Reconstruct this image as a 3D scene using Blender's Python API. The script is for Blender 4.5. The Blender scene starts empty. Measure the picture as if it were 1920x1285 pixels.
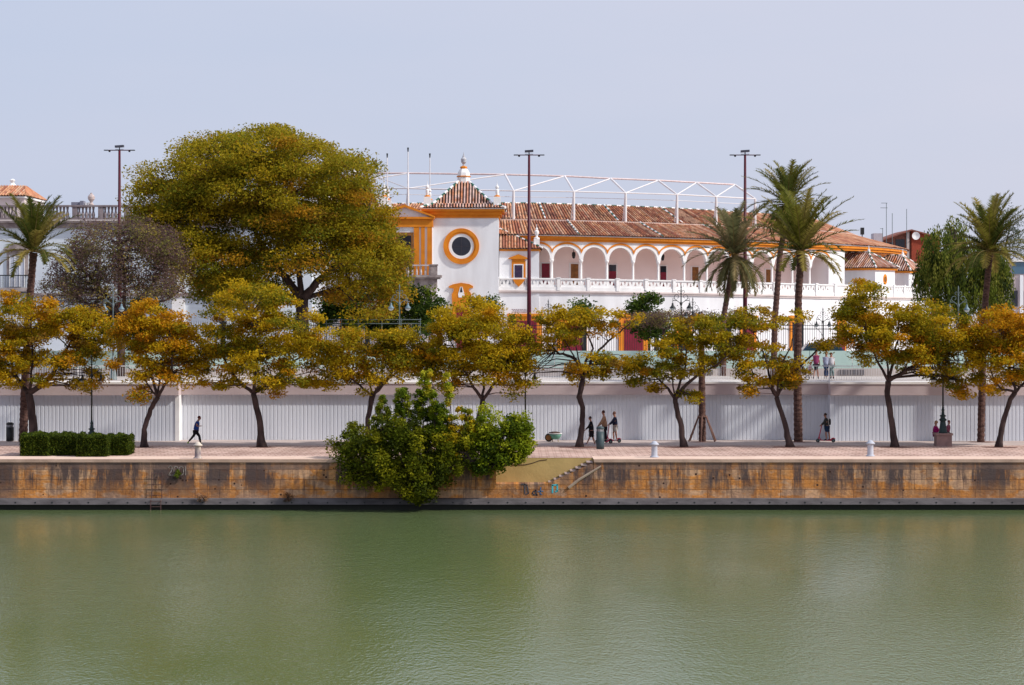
import bpy, math, random
import numpy as np
from mathutils import Vector, Matrix
R = math.radians
random.seed(7); rng = np.random.default_rng(7)
sc = bpy.context.scene; COL = sc.collection

# ------------------------------------------------------------------ camera
H = 10.8; FPX = 4200.0; HY = 590.0
cam = bpy.data.objects.new('camera', bpy.data.cameras.new('camera')); COL.objects.link(cam)
cam.data.sensor_width = 36; cam.data.lens = 36*FPX/1920
cam.data.shift_y = -(642.5-HY)/1920
cam.location = (0, 0, H); cam.rotation_euler = (R(90), 0, 0)
cam.data.clip_start = 1; cam.data.clip_end = 6000
sc.camera = cam
# ------------------------------------------------------------------ sky + sun
SUN_DIR = Vector((0.95, -0.32, 0.0)).normalized()*math.cos(R(40)) + Vector((0, 0, math.sin(R(40))))
w = bpy.data.worlds.new('World'); sc.world = w; w.use_nodes = True
nt = w.node_tree; nt.nodes.clear()
def N(nt, t, **kw):
    n = nt.nodes.new(t)
    for k, v in kw.items(): setattr(n, k, v)
    return n
def L(nt, a, b): nt.links.new(a, b)
out = N(nt, 'ShaderNodeOutputWorld'); bg = N(nt, 'ShaderNodeBackground'); bg.inputs['Strength'].default_value = 0.1
sky = N(nt, 'ShaderNodeTexSky', sky_type='NISHITA', sun_disc=False)
sky.sun_elevation = R(40); sky.sun_rotation = math.atan2(SUN_DIR.x, SUN_DIR.y)
sky.dust_density = 3.0; sky.air_density = 1.0
tc = N(nt, 'ShaderNodeTexCoord'); mp = N(nt, 'ShaderNodeMapping'); mp.inputs['Scale'].default_value = (1.2, 1.2, 5.0)
nz = N(nt, 'ShaderNodeTexNoise'); nz.inputs['Scale'].default_value = 2.0; nz.inputs['Detail'].default_value = 5.0; nz.inputs['Roughness'].default_value = .5
L(nt, tc.outputs['Generated'], mp.inputs[0]); L(nt, mp.outputs[0], nz.inputs['Vector'])
cr = N(nt, 'ShaderNodeValToRGB')
cr.color_ramp.elements[0].position = .35; cr.color_ramp.elements[0].color = (.575, .655, .83, 1)
cr.color_ramp.elements[1].position = .65; cr.color_ramp.elements[1].color = (.69, .71, .85, 1)
L(nt, nz.outputs['Fac'], cr.inputs[0])
sxy = N(nt, 'ShaderNodeSeparateXYZ'); L(nt, tc.outputs['Generated'], sxy.inputs[0])
mrx = N(nt, 'ShaderNodeMapRange'); mrx.inputs['From Min'].default_value = -.24; mrx.inputs['From Max'].default_value = .2
L(nt, sxy.outputs['X'], mrx.inputs['Value'])
tint = N(nt, 'ShaderNodeMix', data_type='RGBA'); tint.inputs['A'].default_value = (.55, .63, .83, 1); tint.inputs['B'].default_value = (.74, .735, .865, 1)
L(nt, mrx.outputs[0], tint.inputs['Factor'])
half = N(nt, 'ShaderNodeMix', data_type='RGBA'); half.inputs['Factor'].default_value = .5
L(nt, cr.outputs[0], half.inputs['A']); L(nt, tint.outputs['Result'], half.inputs['B'])
vm = N(nt, 'ShaderNodeVectorMath', operation='SCALE'); vm.inputs['Scale'].default_value = 10.0
L(nt, half.outputs['Result'], vm.inputs[0])
mx = N(nt, 'ShaderNodeMix', data_type='RGBA'); mx.inputs['Factor'].default_value = .88
L(nt, sky.outputs[0], mx.inputs['A']); L(nt, vm.outputs[0], mx.inputs['B'])
L(nt, mx.outputs['Result'], bg.inputs['Color']); L(nt, bg.outputs[0], out.inputs[0])
sl = bpy.data.lights.new('sun', 'SUN'); sl.energy = 4.2; sl.angle = R(2.0); sl.color = (1.0, .95, .87)
sun = bpy.data.objects.new('sun', sl); COL.objects.link(sun)
sun.rotation_euler = (-SUN_DIR).to_track_quat('-Z', 'Y').to_euler(); sun.location = (60, -40, 90)
sc.view_settings.view_transform = 'Standard'; sc.view_settings.look = 'None'
sc.view_settings.exposure = 0.0; sc.view_settings.gamma = 1.0

# ------------------------------------------------------------------ helpers
def P(px, py, d): return Vector(((px-960)*d/FPX, d, H-(py-HY)*d/FPX))
def X(px, d): return (px-960)*d/FPX
def Z(py, d): return H-(py-HY)*d/FPX
def tag(o, label=None, cat=None, group=None, kind=None):
    if label: o['label'] = label
    if cat: o['category'] = cat
    if group: o['group'] = group
    if kind: o['kind'] = kind
    return o
def empty(name, loc, label, cat, group=None):
    o = bpy.data.objects.new(name, None); COL.objects.link(o); o.location = loc
    o.empty_display_size = .3
    bpy.context.view_layer.update() if False else None
    return tag(o, label, cat, group)
def link(name, me, parent=None):
    o = bpy.data.objects.new(name, me); COL.objects.link(o)
    if parent is not None:
        o.parent = parent
        # world-space mesh under a located root
        off = Vector(parent.location)
        pp = parent.parent
        while pp is not None: off += Vector(pp.location); pp = pp.parent
        if me is not None and not me.get('local'): o.location = -off
    return o
class MB:
    def __init__(s): s.v = []; s.f = []; s.m = []
    def add(s, vs, fs, m=0):
        b = len(s.v); s.v += [tuple(p) for p in vs]; s.f += [tuple(i+b for i in f) for f in fs]; s.m += [m]*len(fs); return s
    def box(s, x0, x1, y0, y1, z0, z1, m=0):
        vs = [(x, y, z) for z in (z0, z1) for y in (y0, y1) for x in (x0, x1)]
        return s.add(vs, [(0,2,3,1),(4,5,7,6),(0,1,5,4),(2,6,7,3),(0,4,6,2),(1,3,7,5)], m)
    def obox(s, c, ux, uy, uz, m=0):
        c, ux, uy, uz = map(Vector, (c, ux, uy, uz))
        vs = [c+a*ux+b*uy+g*uz for g in (-1,1) for b in (-1,1) for a in (-1,1)]
        return s.add(vs, [(0,2,3,1),(4,5,7,6),(0,1,5,4),(2,6,7,3),(0,4,6,2),(1,3,7,5)], m)
    def quad(s, a, b, c, d, m=0): return s.add([a,b,c,d], [(0,1,2,3)], m)
    def prism(s, poly, y0, y1, m=0):   # poly in (x,z)
        n = len(poly); vs = [(x, y0, z) for x, z in poly]+[(x, y1, z) for x, z in poly]
        fs = [tuple(range(n)), tuple(range(2*n-1, n-1, -1))]+[(i, i+n, (i+1)%n+n, (i+1)%n) for i in range(n)]
        return s.add(vs, fs, m)
    def tube(s, pts, rs, n=8, m=0, cap=True):
        pts = [Vector(p) for p in pts]
        if not isinstance(rs, (list, tuple)): rs = [rs]*len(pts)
        b = len(s.v); prev = None
        for i, p in enumerate(pts):
            t = (pts[min(i+1, len(pts)-1)]-pts[max(i-1, 0)])
            if t.length < 1e-6: t = Vector((0,0,1))
            t.normalize()
            if prev is None:
                a = t.orthogonal().normalized()
            else:
                a = (prev-t*prev.dot(t))
                a = a.normalized() if a.length > 1e-5 else t.orthogonal().normalized()
            prev = a; c = t.cross(a)
            for k in range(n):
                th = 2*math.pi*k/n
                s.v.append(tuple(p+(a*math.cos(th)+c*math.sin(th))*rs[i]))
        for i in range(len(pts)-1):
            for k in range(n):
                k2 = (k+1)%n
                s.f.append((b+i*n+k, b+i*n+k2, b+(i+1)*n+k2, b+(i+1)*n+k)); s.m.append(m)
        if cap:
            s.f.append(tuple(b+k for k in range(n-1, -1, -1))); s.m.append(m)
            e = b+(len(pts)-1)*n; s.f.append(tuple(e+k for k in range(n))); s.m.append(m)
        return s
    def lathe(s, c, prof, n=16, m=0):   # prof (r,z)
        c = Vector(c); b = len(s.v)
        for r, z in prof:
            for k in range(n):
                th = 2*math.pi*(k+.5)/n; s.v.append((c.x+r*math.cos(th), c.y+r*math.sin(th), c.z+z))
        for i in range(len(prof)-1):
            for k in range(n):
                k2 = (k+1)%n; s.f.append((b+i*n+k, b+i*n+k2, b+(i+1)*n+k2, b+(i+1)*n+k)); s.m.append(m)
        s.f.append(tuple(b+k for k in range(n-1, -1, -1))); s.m.append(m)
        e = b+(len(prof)-1)*n; s.f.append(tuple(e+k for k in range(n))); s.m.append(m)
        return s
    def build(s, name, mats, parent=None, smooth=False):
        me = bpy.data.meshes.new(name); me.from_pydata(s.v, [], s.f)
        if not isinstance(mats, (list, tuple)): mats = [mats]
        for m in mats: me.materials.append(m)
        if len(mats) > 1: me.polygons.foreach_set('material_index', s.m)
        if smooth: me.polygons.foreach_set('use_smooth', [True]*len(me.polygons))
        me.update()
        return link(name, me, parent)

# ------------------------------------------------------------------ materials
MATS = {}
def mat(name, c1, c2=None, scale=1.0, rough=.8, bump=0, bscale=None, metal=0, spec=.3, stretch=(1,1,1), detail=6, ramp=(.35,.65), bdist=.05):
    if name in MATS: return MATS[name]
    m = bpy.data.materials.new(name); m.use_nodes = True; MATS[name] = m
    nt = m.node_tree; b = nt.nodes['Principled BSDF']
    b.inputs['Roughness'].default_value = rough; b.inputs['Metallic'].default_value = metal
    b.inputs['Specular IOR Level'].default_value = spec
    if c2 is None: c2 = tuple(x*.82 for x in c1)
    tc = N(nt, 'ShaderNodeTexCoord'); mp = N(nt, 'ShaderNodeMapping'); mp.inputs['Scale'].default_value = stretch
    L(nt, tc.outputs['Object'], mp.inputs[0])
    nz = N(nt, 'ShaderNodeTexNoise'); nz.inputs['Scale'].default_value = scale; nz.inputs['Detail'].default_value = detail
    L(nt, mp.outputs[0], nz.inputs['Vector'])
    cr = N(nt, 'ShaderNodeValToRGB'); e = cr.color_ramp.elements
    e[0].position, e[1].position = ramp; e[0].color = (*c1, 1); e[1].color = (*c2, 1)
    L(nt, nz.outputs['Fac'], cr.inputs[0]); L(nt, cr.outputs[0], b.inputs['Base Color'])
    if bump:
        n2 = N(nt, 'ShaderNodeTexNoise'); n2.inputs['Scale'].default_value = bscale or scale*6; n2.inputs['Detail'].default_value = 5
        L(nt, mp.outputs[0], n2.inputs['Vector'])
        bp = N(nt, 'ShaderNodeBump'); bp.inputs['Strength'].default_value = bump; bp.inputs['Distance'].default_value = bdist
        L(nt, n2.outputs['Fac'], bp.inputs['Height']); L(nt, bp.outputs[0], b.inputs['Normal'])
    return m
def leafmat(name, trans=.45, rough=.55):
    m = bpy.data.materials.new(name); m.use_nodes = True; nt = m.node_tree
    b = nt.nodes['Principled BSDF']; o = nt.nodes['Material Output']
    at = N(nt, 'ShaderNodeAttribute', attribute_name='col')
    L(nt, at.outputs['Color'], b.inputs['Base Color']); b.inputs['Roughness'].default_value = rough
    b.inputs['Specular IOR Level'].default_value = .06
    tr = N(nt, 'ShaderNodeBsdfTranslucent'); L(nt, at.outputs['Color'], tr.inputs['Color'])
    mi = N(nt, 'ShaderNodeMixShader'); mi.inputs[0].default_value = trans
    L(nt, b.outputs[0], mi.inputs[1]); L(nt, tr.outputs[0], mi.inputs[2]); L(nt, mi.outputs[0], o.inputs[0])
    return m
M_leaf = leafmat('leaf')
M_bark = mat('bark', (.034,.022,.022), (.085,.055,.050), 3, .95, .7, 14, stretch=(1,1,.35))
M_palmbark = mat('palm_bark', (.05,.025,.022), (.14,.075,.06), 4, .95, .9, 9, stretch=(1,1,2.5))
M_white = mat('white_wall', (.785,.79,.82), (.65,.645,.67), .8, .85, .12, 9, stretch=(1,1,.22), ramp=(.42,.75))
M_whiteb = mat('white_trim', (.86,.85,.85), (.76,.75,.75), 1.2, .8)
M_pinkw = mat('arcade_wall', (.88,.77,.75), (.84,.72,.70), .6, .9)
M_orange = mat('ochre_paint', (.70,.235,.012), (.60,.185,.010), 1.5, .7)
M_stone = mat('pale_stone', (.40,.34,.32), (.20,.16,.16), 1.6, .9, .4, 10)
M_darkred = mat('oxblood_paint', (.085,.006,.018), (.06,.005,.014), 2, .45)
M_reddoor = mat('red_door', (.20,.008,.03), (.15,.007,.02), 2, .5)
M_brown = mat('brown_wood', (.28,.12,.03), (.17,.07,.02), 4, .6)
M_glass = mat('dark_glass', (.012,.012,.022), (.02,.02,.03), 1, .15, spec=.5)
M_iron = mat('black_iron', (.014,.018,.020), (.025,.028,.03), 3, .45)
M_green_iron = mat('green_iron', (.010,.026,.026), (.02,.04,.04), 3, .45)
M_grey_iron = mat('grey_green_iron', (.10,.14,.15), (.16,.20,.21), 3, .5)
M_steelw = mat('white_steel', (.78,.76,.77), (.70,.67,.68), 1, .5)
M_lampglass = mat('lamp_glass', (.55,.62,.62), (.45,.5,.5), 2, .2, spec=.5)
M_concrete = mat('concrete', (.125,.112,.118), (.07,.062,.066), 1.4, .9, .4, 9, stretch=(.6,1,2))
M_undershade = mat('shaded_footing_stone', (.014,.013,.008), (.008,.009,.005), 1, .5)  # near-black colour stands in for the shadow under the overhanging ledge
M_cap = mat('parapet_stone', (.62,.56,.54), (.52,.46,.45), .7, .85)
M_blue_wall = mat('pale_blue_wall', (.62,.68,.74), (.55,.60,.67), .4, .9)
M_mint = mat('mint_panel', (.50,.66,.60), (.42,.57,.53), .5, .5)
M_beige = mat('beige_base', (.55,.49,.46), (.45,.39,.37), .6, .9)
M_brick = mat('brick', (.36,.07,.035), (.27,.055,.03), 5, .9)
M_soil = mat('soil', (.10,.055,.045), (.05,.03,.028), 4, 1)
M_whitegreen = mat('glazed_green', (.03,.14,.09), (.02,.09,.06), 6, .3)

def tile_mat():
    m = bpy.data.materials.new('clay_tiles'); m.use_nodes = True; nt = m.node_tree; b = nt.nodes['Principled BSDF']
    b.inputs['Roughness'].default_value = .85; b.inputs['Specular IOR Level'].default_value = .2
    at = N(nt, 'ShaderNodeAttribute', attribute_name='col')
    tc = N(nt, 'ShaderNodeTexCoord')
    nz = N(nt, 'ShaderNodeTexNoise'); nz.inputs['Scale'].default_value = 2.2; nz.inputs['Detail'].default_value = 6
    L(nt, tc.outputs['Object'], nz.inputs['Vector'])
    mr = N(nt, 'ShaderNodeMapRange'); mr.inputs['From Min'].default_value = .3; mr.inputs['From Max'].default_value = .7
    mr.inputs['To Min'].default_value = .6; mr.inputs['To Max'].default_value = 1.25
    L(nt, nz.outputs['Fac'], mr.inputs['Value'])
    mul = N(nt, 'ShaderNodeVectorMath', operation='SCALE'); L(nt, at.outputs['Color'], mul.inputs[0]); L(nt, mr.outputs[0], mul.inputs['Scale'])
    L(nt, mul.outputs[0], b.inputs['Base Color'])
    return m
M_tile = tile_mat()

def quaywall_mat():
    m = bpy.data.materials.new('quay_stone'); m.use_nodes = True; nt = m.node_tree; b = nt.nodes['Principled BSDF']
    b.inputs['Roughness'].default_value = .92; b.inputs['Specular IOR Level'].default_value = .15
    tc = N(nt, 'ShaderNodeTexCoord'); sp = N(nt, 'ShaderNodeSeparateXYZ'); L(nt, tc.outputs['Object'], sp.inputs[0])
    def noise(sx, sz, det=6, rough=.6, off=0):
        c = N(nt, 'ShaderNodeCombineXYZ')
        a = N(nt, 'ShaderNodeMath', operation='MULTIPLY'); a.inputs[1].default_value = sx
        z = N(nt, 'ShaderNodeMath', operation='MULTIPLY'); z.inputs[1].default_value = sz
        L(nt, sp.outputs['X'], a.inputs[0]); L(nt, sp.outputs['Z'], z.inputs[0])
        L(nt, a.outputs[0], c.inputs[0]); L(nt, z.outputs[0], c.inputs[1]); c.inputs[2].default_value = off
        n = N(nt, 'ShaderNodeTexNoise'); n.inputs['Scale'].default_value = 1; n.inputs['Detail'].default_value = det; n.inputs['Roughness'].default_value = rough
        L(nt, c.outputs[0], n.inputs['Vector']); return n.outputs['Fac']
    def ramp(f, stops):
        r = N(nt, 'ShaderNodeValToRGB'); e = r.color_ramp.elements
        e[0].position = stops[0][0]; e[0].color = (*stops[0][1], 1); e[1].position = stops[-1][0]; e[1].color = (*stops[-1][1], 1)
        for p, c in stops[1:-1]:
            q = e.new(p); q.color = (*c, 1)
        L(nt, f, r.inputs[0]); return r.outputs[0]
    def mix(f, a, bb, mode='MIX'):
        x = N(nt, 'ShaderNodeMix', data_type='RGBA', blend_type=mode)
        for inp, val in ((x.inputs['Factor'], f), (x.inputs['A'], a), (x.inputs['B'], bb)):
            if isinstance(val, (tuple, float, int)): inp.default_value = val if not isinstance(val, tuple) else (*val, 1)
            else: L(nt, val, inp)
        return x.outputs['Result']
    base = ramp(noise(.42, .8, 5), [(.30,(.34,.19,.13)), (.41,(.56,.29,.13)), (.50,(.62,.25,.06)), (.57,(.60,.36,.21)), (.70,(.46,.28,.19))])
    fine = ramp(noise(6, 8, 5, .7, 3.3), [(.3,(.72,.68,.68)), (.62,(1.12,1.12,1.12))])
    c = mix(1.0, base, fine, 'MULTIPLY')
    # individual blocks
    comb = N(nt, 'ShaderNodeCombineXYZ'); L(nt, sp.outputs['X'], comb.inputs[0]); L(nt, sp.outputs['Z'], comb.inputs[1])
    br = N(nt, 'ShaderNodeTexBrick'); br.inputs['Scale'].default_value = 1; br.inputs['Mortar Size'].default_value = .02; br.inputs['Mortar Smooth'].default_value = .6
    br.inputs['Brick Width'].default_value = 1.35; br.inputs['Row Height'].default_value = .555; br.inputs['Bias'].default_value = 0
    br.inputs['Color1'].default_value = (.72,.70,.72,1); br.inputs['Color2'].default_value = (1.12,1.1,1.05,1); br.inputs['Mortar'].default_value = (.30,.26,.27,1)
    L(nt, comb.outputs[0], br.inputs['Vector'])
    c = mix(.75, c, br.outputs['Color'], 'MULTIPLY')
    # dark drip streaks, stronger near the top
    st = ramp(noise(.62, .10, 6, .72, 9.1), [(.47,(0,0,0)), (.545,(1,1,1))])
    st2 = ramp(noise(3.2, .30, 4, .6, 5.7), [(.44,(0,0,0)), (.56,(1,1,1))])
    hz = N(nt, 'ShaderNodeMapRange'); hz.inputs['From Min'].default_value = .6; hz.inputs['From Max'].default_value = 1.7; hz.inputs['To Min'].default_value = .25; hz.inputs['To Max'].default_value = 1
    L(nt, sp.outputs['Z'], hz.inputs['Value'])
    f1 = N(nt, 'ShaderNodeMath', operation='MULTIPLY'); L(nt, st, f1.inputs[0]); L(nt, hz.outputs[0], f1.inputs[1])
    f1b = N(nt, 'ShaderNodeMath', operation='MULTIPLY'); L(nt, f1.outputs[0], f1b.inputs[0]); f1b.inputs[1].default_value = .9
    c = mix(f1b.outputs[0], c, (.062,.047,.052))
    f2 = N(nt, 'ShaderNodeMath', operation='MULTIPLY'); L(nt, st2, f2.inputs[0]); L(nt, hz.outputs[0], f2.inputs[1])
    f2b = N(nt, 'ShaderNodeMath', operation='MULTIPLY'); L(nt, f2.outputs[0], f2b.inputs[0]); f2b.inputs[1].default_value = .55
    c = mix(f2b.outputs[0], c, (.09,.068,.07))
    # greyer top course
    tp = N(nt, 'ShaderNodeMath', operation='GREATER_THAN'); tp.inputs[1].default_value = 2.22; L(nt, sp.outputs['Z'], tp.inputs[0])
    tpn = ramp(noise(.5, .8, 4, .6, 2.2), [(.38,(.1,.1,.1)), (.55,(.75,.75,.75))])
    f3 = N(nt, 'ShaderNodeMath', operation='MULTIPLY'); L(nt, tp.outputs[0], f3.inputs[0]); L(nt, tpn, f3.inputs[1])
    c = mix(f3.outputs[0], c, (.19,.125,.105))
    # pitted holes
    vo = N(nt, 'ShaderNodeTexVoronoi'); vo.inputs['Scale'].default_value = 1.4; L(nt, comb.outputs[0], vo.inputs['Vector'])
    hl = N(nt, 'ShaderNodeMath', operation='LESS_THAN'); hl.inputs[1].default_value = .085; L(nt, vo.outputs['Distance'], hl.inputs[0])
    c = mix(hl.outputs[0], c, (.05,.025,.02))
    L(nt, c, b.inputs['Base Color'])
    bp = N(nt, 'ShaderNodeBump'); bp.inputs['Strength'].default_value = .8; bp.inputs['Distance'].default_value = .06
    hh = mix(.5, fine, br.outputs['Color']); L(nt, hh, bp.inputs['Height']); L(nt, bp.outputs[0], b.inputs['Normal'])
    return m
M_quay = quaywall_mat()

def paving_mat():
    m = bpy.data.materials.new('quay_paving'); m.use_nodes = True; nt = m.node_tree; b = nt.nodes['Principled BSDF']
    b.inputs['Roughness'].default_value = .95; b.inputs['Specular IOR Level'].default_value = .1
    tc = N(nt, 'ShaderNodeTexCoord')
    br = N(nt, 'ShaderNodeTexBrick'); br.inputs['Scale'].default_value = 1; br.inputs['Mortar Size'].default_value = .05; br.inputs['Mortar Smooth'].default_value = .5
    br.inputs['Brick Width'].default_value = .42; br.inputs['Row Height'].default_value = .62; br.offset = .3
    br.inputs['Color1'].default_value = (.52,.37,.32,1); br.inputs['Color2'].default_value = (.58,.44,.385,1); br.inputs['Mortar'].default_value = (.38,.25,.215,1)
    L(nt, tc.outputs['Object'], br.inputs['Vector'])
    nz = N(nt, 'ShaderNodeTexNoise'); nz.inputs['Scale'].default_value = .5; nz.inputs['Detail'].default_value = 8; L(nt, tc.outputs['Object'], nz.inputs['Vector'])
    rp = N(nt, 'ShaderNodeValToRGB'); rp.color_ramp.elements[0].position = .35; rp.color_ramp.elements[0].color = (.74,.70,.68,1); rp.color_ramp.elements[1].position = .6; rp.color_ramp.elements[1].color = (1.08,1.06,1.05,1)
    L(nt, nz.outputs['Fac'], rp.inputs[0])
    mx = N(nt, 'ShaderNodeMix', data_type='RGBA', blend_type='MULTIPLY'); mx.inputs['Factor'].default_value = 1
    L(nt, br.outputs['Color'], mx.inputs['A']); L(nt, rp.outputs[0], mx.inputs['B'])
    L(nt, mx.outputs['Result'], b.inputs['Base Color'])
    return m
M_paving = paving_mat()
M_path = mat('path_surface', (.50,.415,.385), (.42,.345,.325), .6, .95, .1, 5)

def water_mat():
    m = bpy.data.materials.new('river_water'); m.use_nodes = True; nt = m.node_tree; b = nt.nodes['Principled BSDF']
    b.inputs['Base Color'].default_value = (.112,.154,.062,1); b.inputs['Roughness'].default_value = .05; b.inputs['IOR'].default_value = 1.333
    tc = N(nt, 'ShaderNodeTexCoord')
    def nz(scale, st, det, rot=0):
        mp = N(nt, 'ShaderNodeMapping'); mp.inputs['Scale'].default_value = st; mp.inputs['Rotation'].default_value = (0,0,rot)
        L(nt, tc.outputs['Object'], mp.inputs[0])
        n = N(nt, 'ShaderNodeTexNoise'); n.inputs['Scale'].default_value = scale; n.inputs['Detail'].default_value = det; n.inputs['Roughness'].default_value = .55
        L(nt, mp.outputs[0], n.inputs['Vector']); return n.outputs['Fac']
    a = nz(3.4, (2.0,.9,1), 3, R(20)); c = nz(.9, (1.2,1,1), 3, R(-12)); big = nz(.035, (1,.7,1), 4, R(20))
    s1 = N(nt, 'ShaderNodeMath', operation='MULTIPLY'); L(nt, a, s1.inputs[0]); s1.inputs[1].default_value = .046
    s2 = N(nt, 'ShaderNodeMath', operation='MULTIPLY_ADD'); L(nt, c, s2.inputs[0]); s2.inputs[1].default_value = .032; L(nt, s1.outputs[0], s2.inputs[2])
    mr = N(nt, 'ShaderNodeMapRange'); mr.inputs['From Min'].default_value = .35; mr.inputs['From Max'].default_value = .65; mr.inputs["To Min"].default_value = .25; mr.inputs['To Max'].default_value = 1.0
    L(nt, big, mr.inputs['Value'])
    bp = N(nt, 'ShaderNodeBump'); bp.inputs['Distance'].default_value = 1.0; L(nt, mr.outputs[0], bp.inputs['Strength']); L(nt, s2.outputs[0], bp.inputs['Height'])
    L(nt, bp.outputs[0], b.inputs['Normal'])
    return m
M_water = water_mat()
# ------------------------------------------------------------------ setting
QZ = 2.78; SZ = 6.47; QY = 124.0; WY = 143.3
def sheet(name, x0, x1, y0, y1, z, m, kind='structure'):
    return tag(MB().quad((x0,y0,z),(x1,y0,z),(x1,y1,z),(x0,y1,z)).build(name, m), kind=kind)
def grid_sheet(name, quads, z, m):
    b = MB()
    for x0,x1,y0,y1 in quads: b.quad((x0,y0,z),(x1,y0,z),(x1,y1,z),(x0,y1,z))
    return tag(b.build(name, m), kind='structure')
sheet('water', -1500, 1500, -700, QY+.62, 0, M_water)
xr0, xr1 = X(930,QY), X(1113,QY)
grid_sheet('quay_paving', [(-400,xr0,QY+.35,137.2),(xr0,xr1,QY+1.45,137.2),(xr1,400,QY+.35,137.2)], QZ, M_paving)
grid_sheet('sunlit_edge_paving', [(-400,xr0,QY+.35,126.7),(xr1,400,QY+.35,126.7)], QZ+.004, mat('sunlit_edge_paving', (.74,.56,.46), (.64,.46,.37), 1.6, .95, .15, 12, stretch=(1,2,1)))  # lighter peach sheet: sunlight on the front strip put into its colour
sheet('path', -400, 400, 137.2, 146, QZ, M_path)
sheet('street', -2500, 2500, WY+1.2, 5000, SZ, mat('street_surface', (.50,.45,.43), (.42,.38,.36), .3, .95))
# ---- quay wall
qw = empty('quay_wall', (0, QY, 0), 'long stone embankment wall with orange blocks and dark drip stains above the water', 'wall')
b = MB()
b.box(-400, xr0, QY, QY+.9, .5, QZ-.16); b.box(xr1, 400, QY, QY+.9, .5, QZ-.16)
LZ = Z(908, QY)
b.box(xr0, xr1, QY, QY+1.45, .5, LZ)
b.build('masonry', M_quay, qw)
b = MB(); b.box(-400, xr0-.02, QY-.06, QY+.35, QZ-.16, QZ+.004); b.box(xr1+.02, 400, QY-.06, QY+.35, QZ-.16, QZ+.004)
b.build('coping', mat('coping_stone', (.52,.36,.28), (.40,.27,.21), 1.2, .9, .3, 8), qw)
b = MB()
zb0, zb1 = .31, .60
b.add([(-400,QY-.42,zb0),(400,QY-.42,zb0),(400,QY-.30,zb1),(-400,QY-.30,zb1),(-400,QY+.02,zb0),(400,QY+.02,zb0),(400,QY+.02,zb1+.05),(-400,QY+.02,zb1+.05)],
      [(0,1,2,3),(4,7,6,5),(3,2,6,7),(0,4,5,1)])
b.build('concrete_ledge', M_concrete, qw)
b = MB(); b.box(-400, 400, QY-.05, QY+.4, -.6, .52); b.build('waterline_footing', M_undershade, qw)
b = MB()
xx = -40.0
while xx < 40:
    b.tube([(xx, QY-.40, .42), (xx, QY-.30, .42)], .045, 8); xx += 1.02+random.uniform(-.12,.12)
b.build('drain_holes', M_iron, qw)
b = MB(); b.box(xr0-1, xr1+.3, QY+1.45, QY+1.8, .5, QZ-.02)
b.build('recess_wall', mat('yellow_render', (.56,.40,.16), (.46,.33,.13), 1.1, .9, .2, 6), qw)
cr_ = [P(962,QY+1.43,0)]
pts = [(960,872.5),(985,871.5),(1000,868),(1012,863.5),(1026,862)]
MB().tube([Vector((X(px,QY+1.45), QY+1.44, Z(py,QY+1.45))) for px,py in pts], .02, 5).build('wall_crack', M_soil, qw)
# stairs: eight steps falling to the left, in front of the yellow recess wall
st = MB(); n = 8; xa, xb = X(1112,QY), X(1030,QY)
for i in range(n):
    x1 = xa+(xb-xa)*i/n; x0 = xa+(xb-xa)*(i+1)/n; zt = QZ-.1-(QZ-.1-LZ)*(i+.35)/n
    st.box(x0, xa+.02, QY+.12, QY+1.44, LZ-.01, zt-.03)if i==n-1 else st.box(x0, x1, QY+.12, QY+1.44, LZ-.01, zt-.03)
    st.box(x0-.05, x1-.02, QY+.02, QY+1.42, zt-.045, zt, 1)
st.build('steps', [mat('step_side', (.27,.13,.10), (.17,.08,.07), 2, .9), mat('step_tread', (.38,.29,.265), (.30,.22,.20), 3, .9)], qw)
# sloping masonry string beside the steps
MB().prism([(xb-.5,LZ-.02),(xa,LZ-.02),(xa,QZ-.2),(xa-.25,QZ-.3),(xb+.1,LZ+.12)], QY-.012, QY+.115).build('stair_string', M_quay, qw)
pts = [(1066,915),(1085,900),(1108,886),(1127,874)]
MB().tube([Vector((X(px,QY), QY-.03, Z(py,QY))) for px,py in pts], [.09,.08,.07,.05], 6).build('stair_moulding', mat('moulding', (.42,.33,.25), (.34,.25,.2), 3, .9), qw)
def strokes(polys, wd, m, name, parent, y=QY-.012):
    b = MB()
    for poly in polys:
        for (ax, ay), (bx, by) in zip(poly[:-1], poly[1:]):
            A = Vector((X(ax,QY), y, Z(ay,QY))); B = Vector((X(bx,QY), y, Z(by,QY))); t = (B-A)
            if t.length < 1e-4: continue
            u = t.normalized(); q = Vector((-u.z,0,u.x))*wd
            b.obox((A+B)/2, t/2+u*wd*.5, q, Vector((0,.006,0)))
    return b.build(name, m, parent)
M_wp = mat('faded_white_paint', (.38,.34,.31), (.20,.16,.14), 9, .9)
strokes([[(316,877),(318,874),(321,874),(323,877),(322,882),(316,891),(325,891)],
         [(328,875),(332,875),(334,879),(334,887),(332,891),(328,891),(326,887),(326,879),(328,875)],
         [(338,875),(342,875),(344,879),(344,887),(342,891),(338,891),(336,887),(336,879),(338,875)],
         [(348,875),(348,891)]], .022, M_wp, 'painted_number', qw)
M_gk = mat('dark_graffiti', (.06,.055,.075), (.10,.09,.10), 9, .9)
strokes([[(978,908),(984,908),(984,926)],[(984,908),(988,910),(991,925),(986,927)],
         [(1006,920),(1001,921),(998,925),(1001,928),(1006,927)],[(1004,919),(1006,928)]], .035, M_gk, 'graffiti', qw)
strokes([[(1014,914),(1013,927),(1016,927)],[(1009,922),(1018,921)]], .03, mat('blue_graffiti', (.07,.14,.30), (.10,.18,.3), 5, .9), 'graffiti', qw)
strokes([[(1036,924),(1036,910),(1045,909),(1045,921),(1042,922)]], .045, mat('cyan_graffiti', (.06,.42,.52), (.10,.5,.55), 5, .9), 'graffiti', qw)
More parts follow.
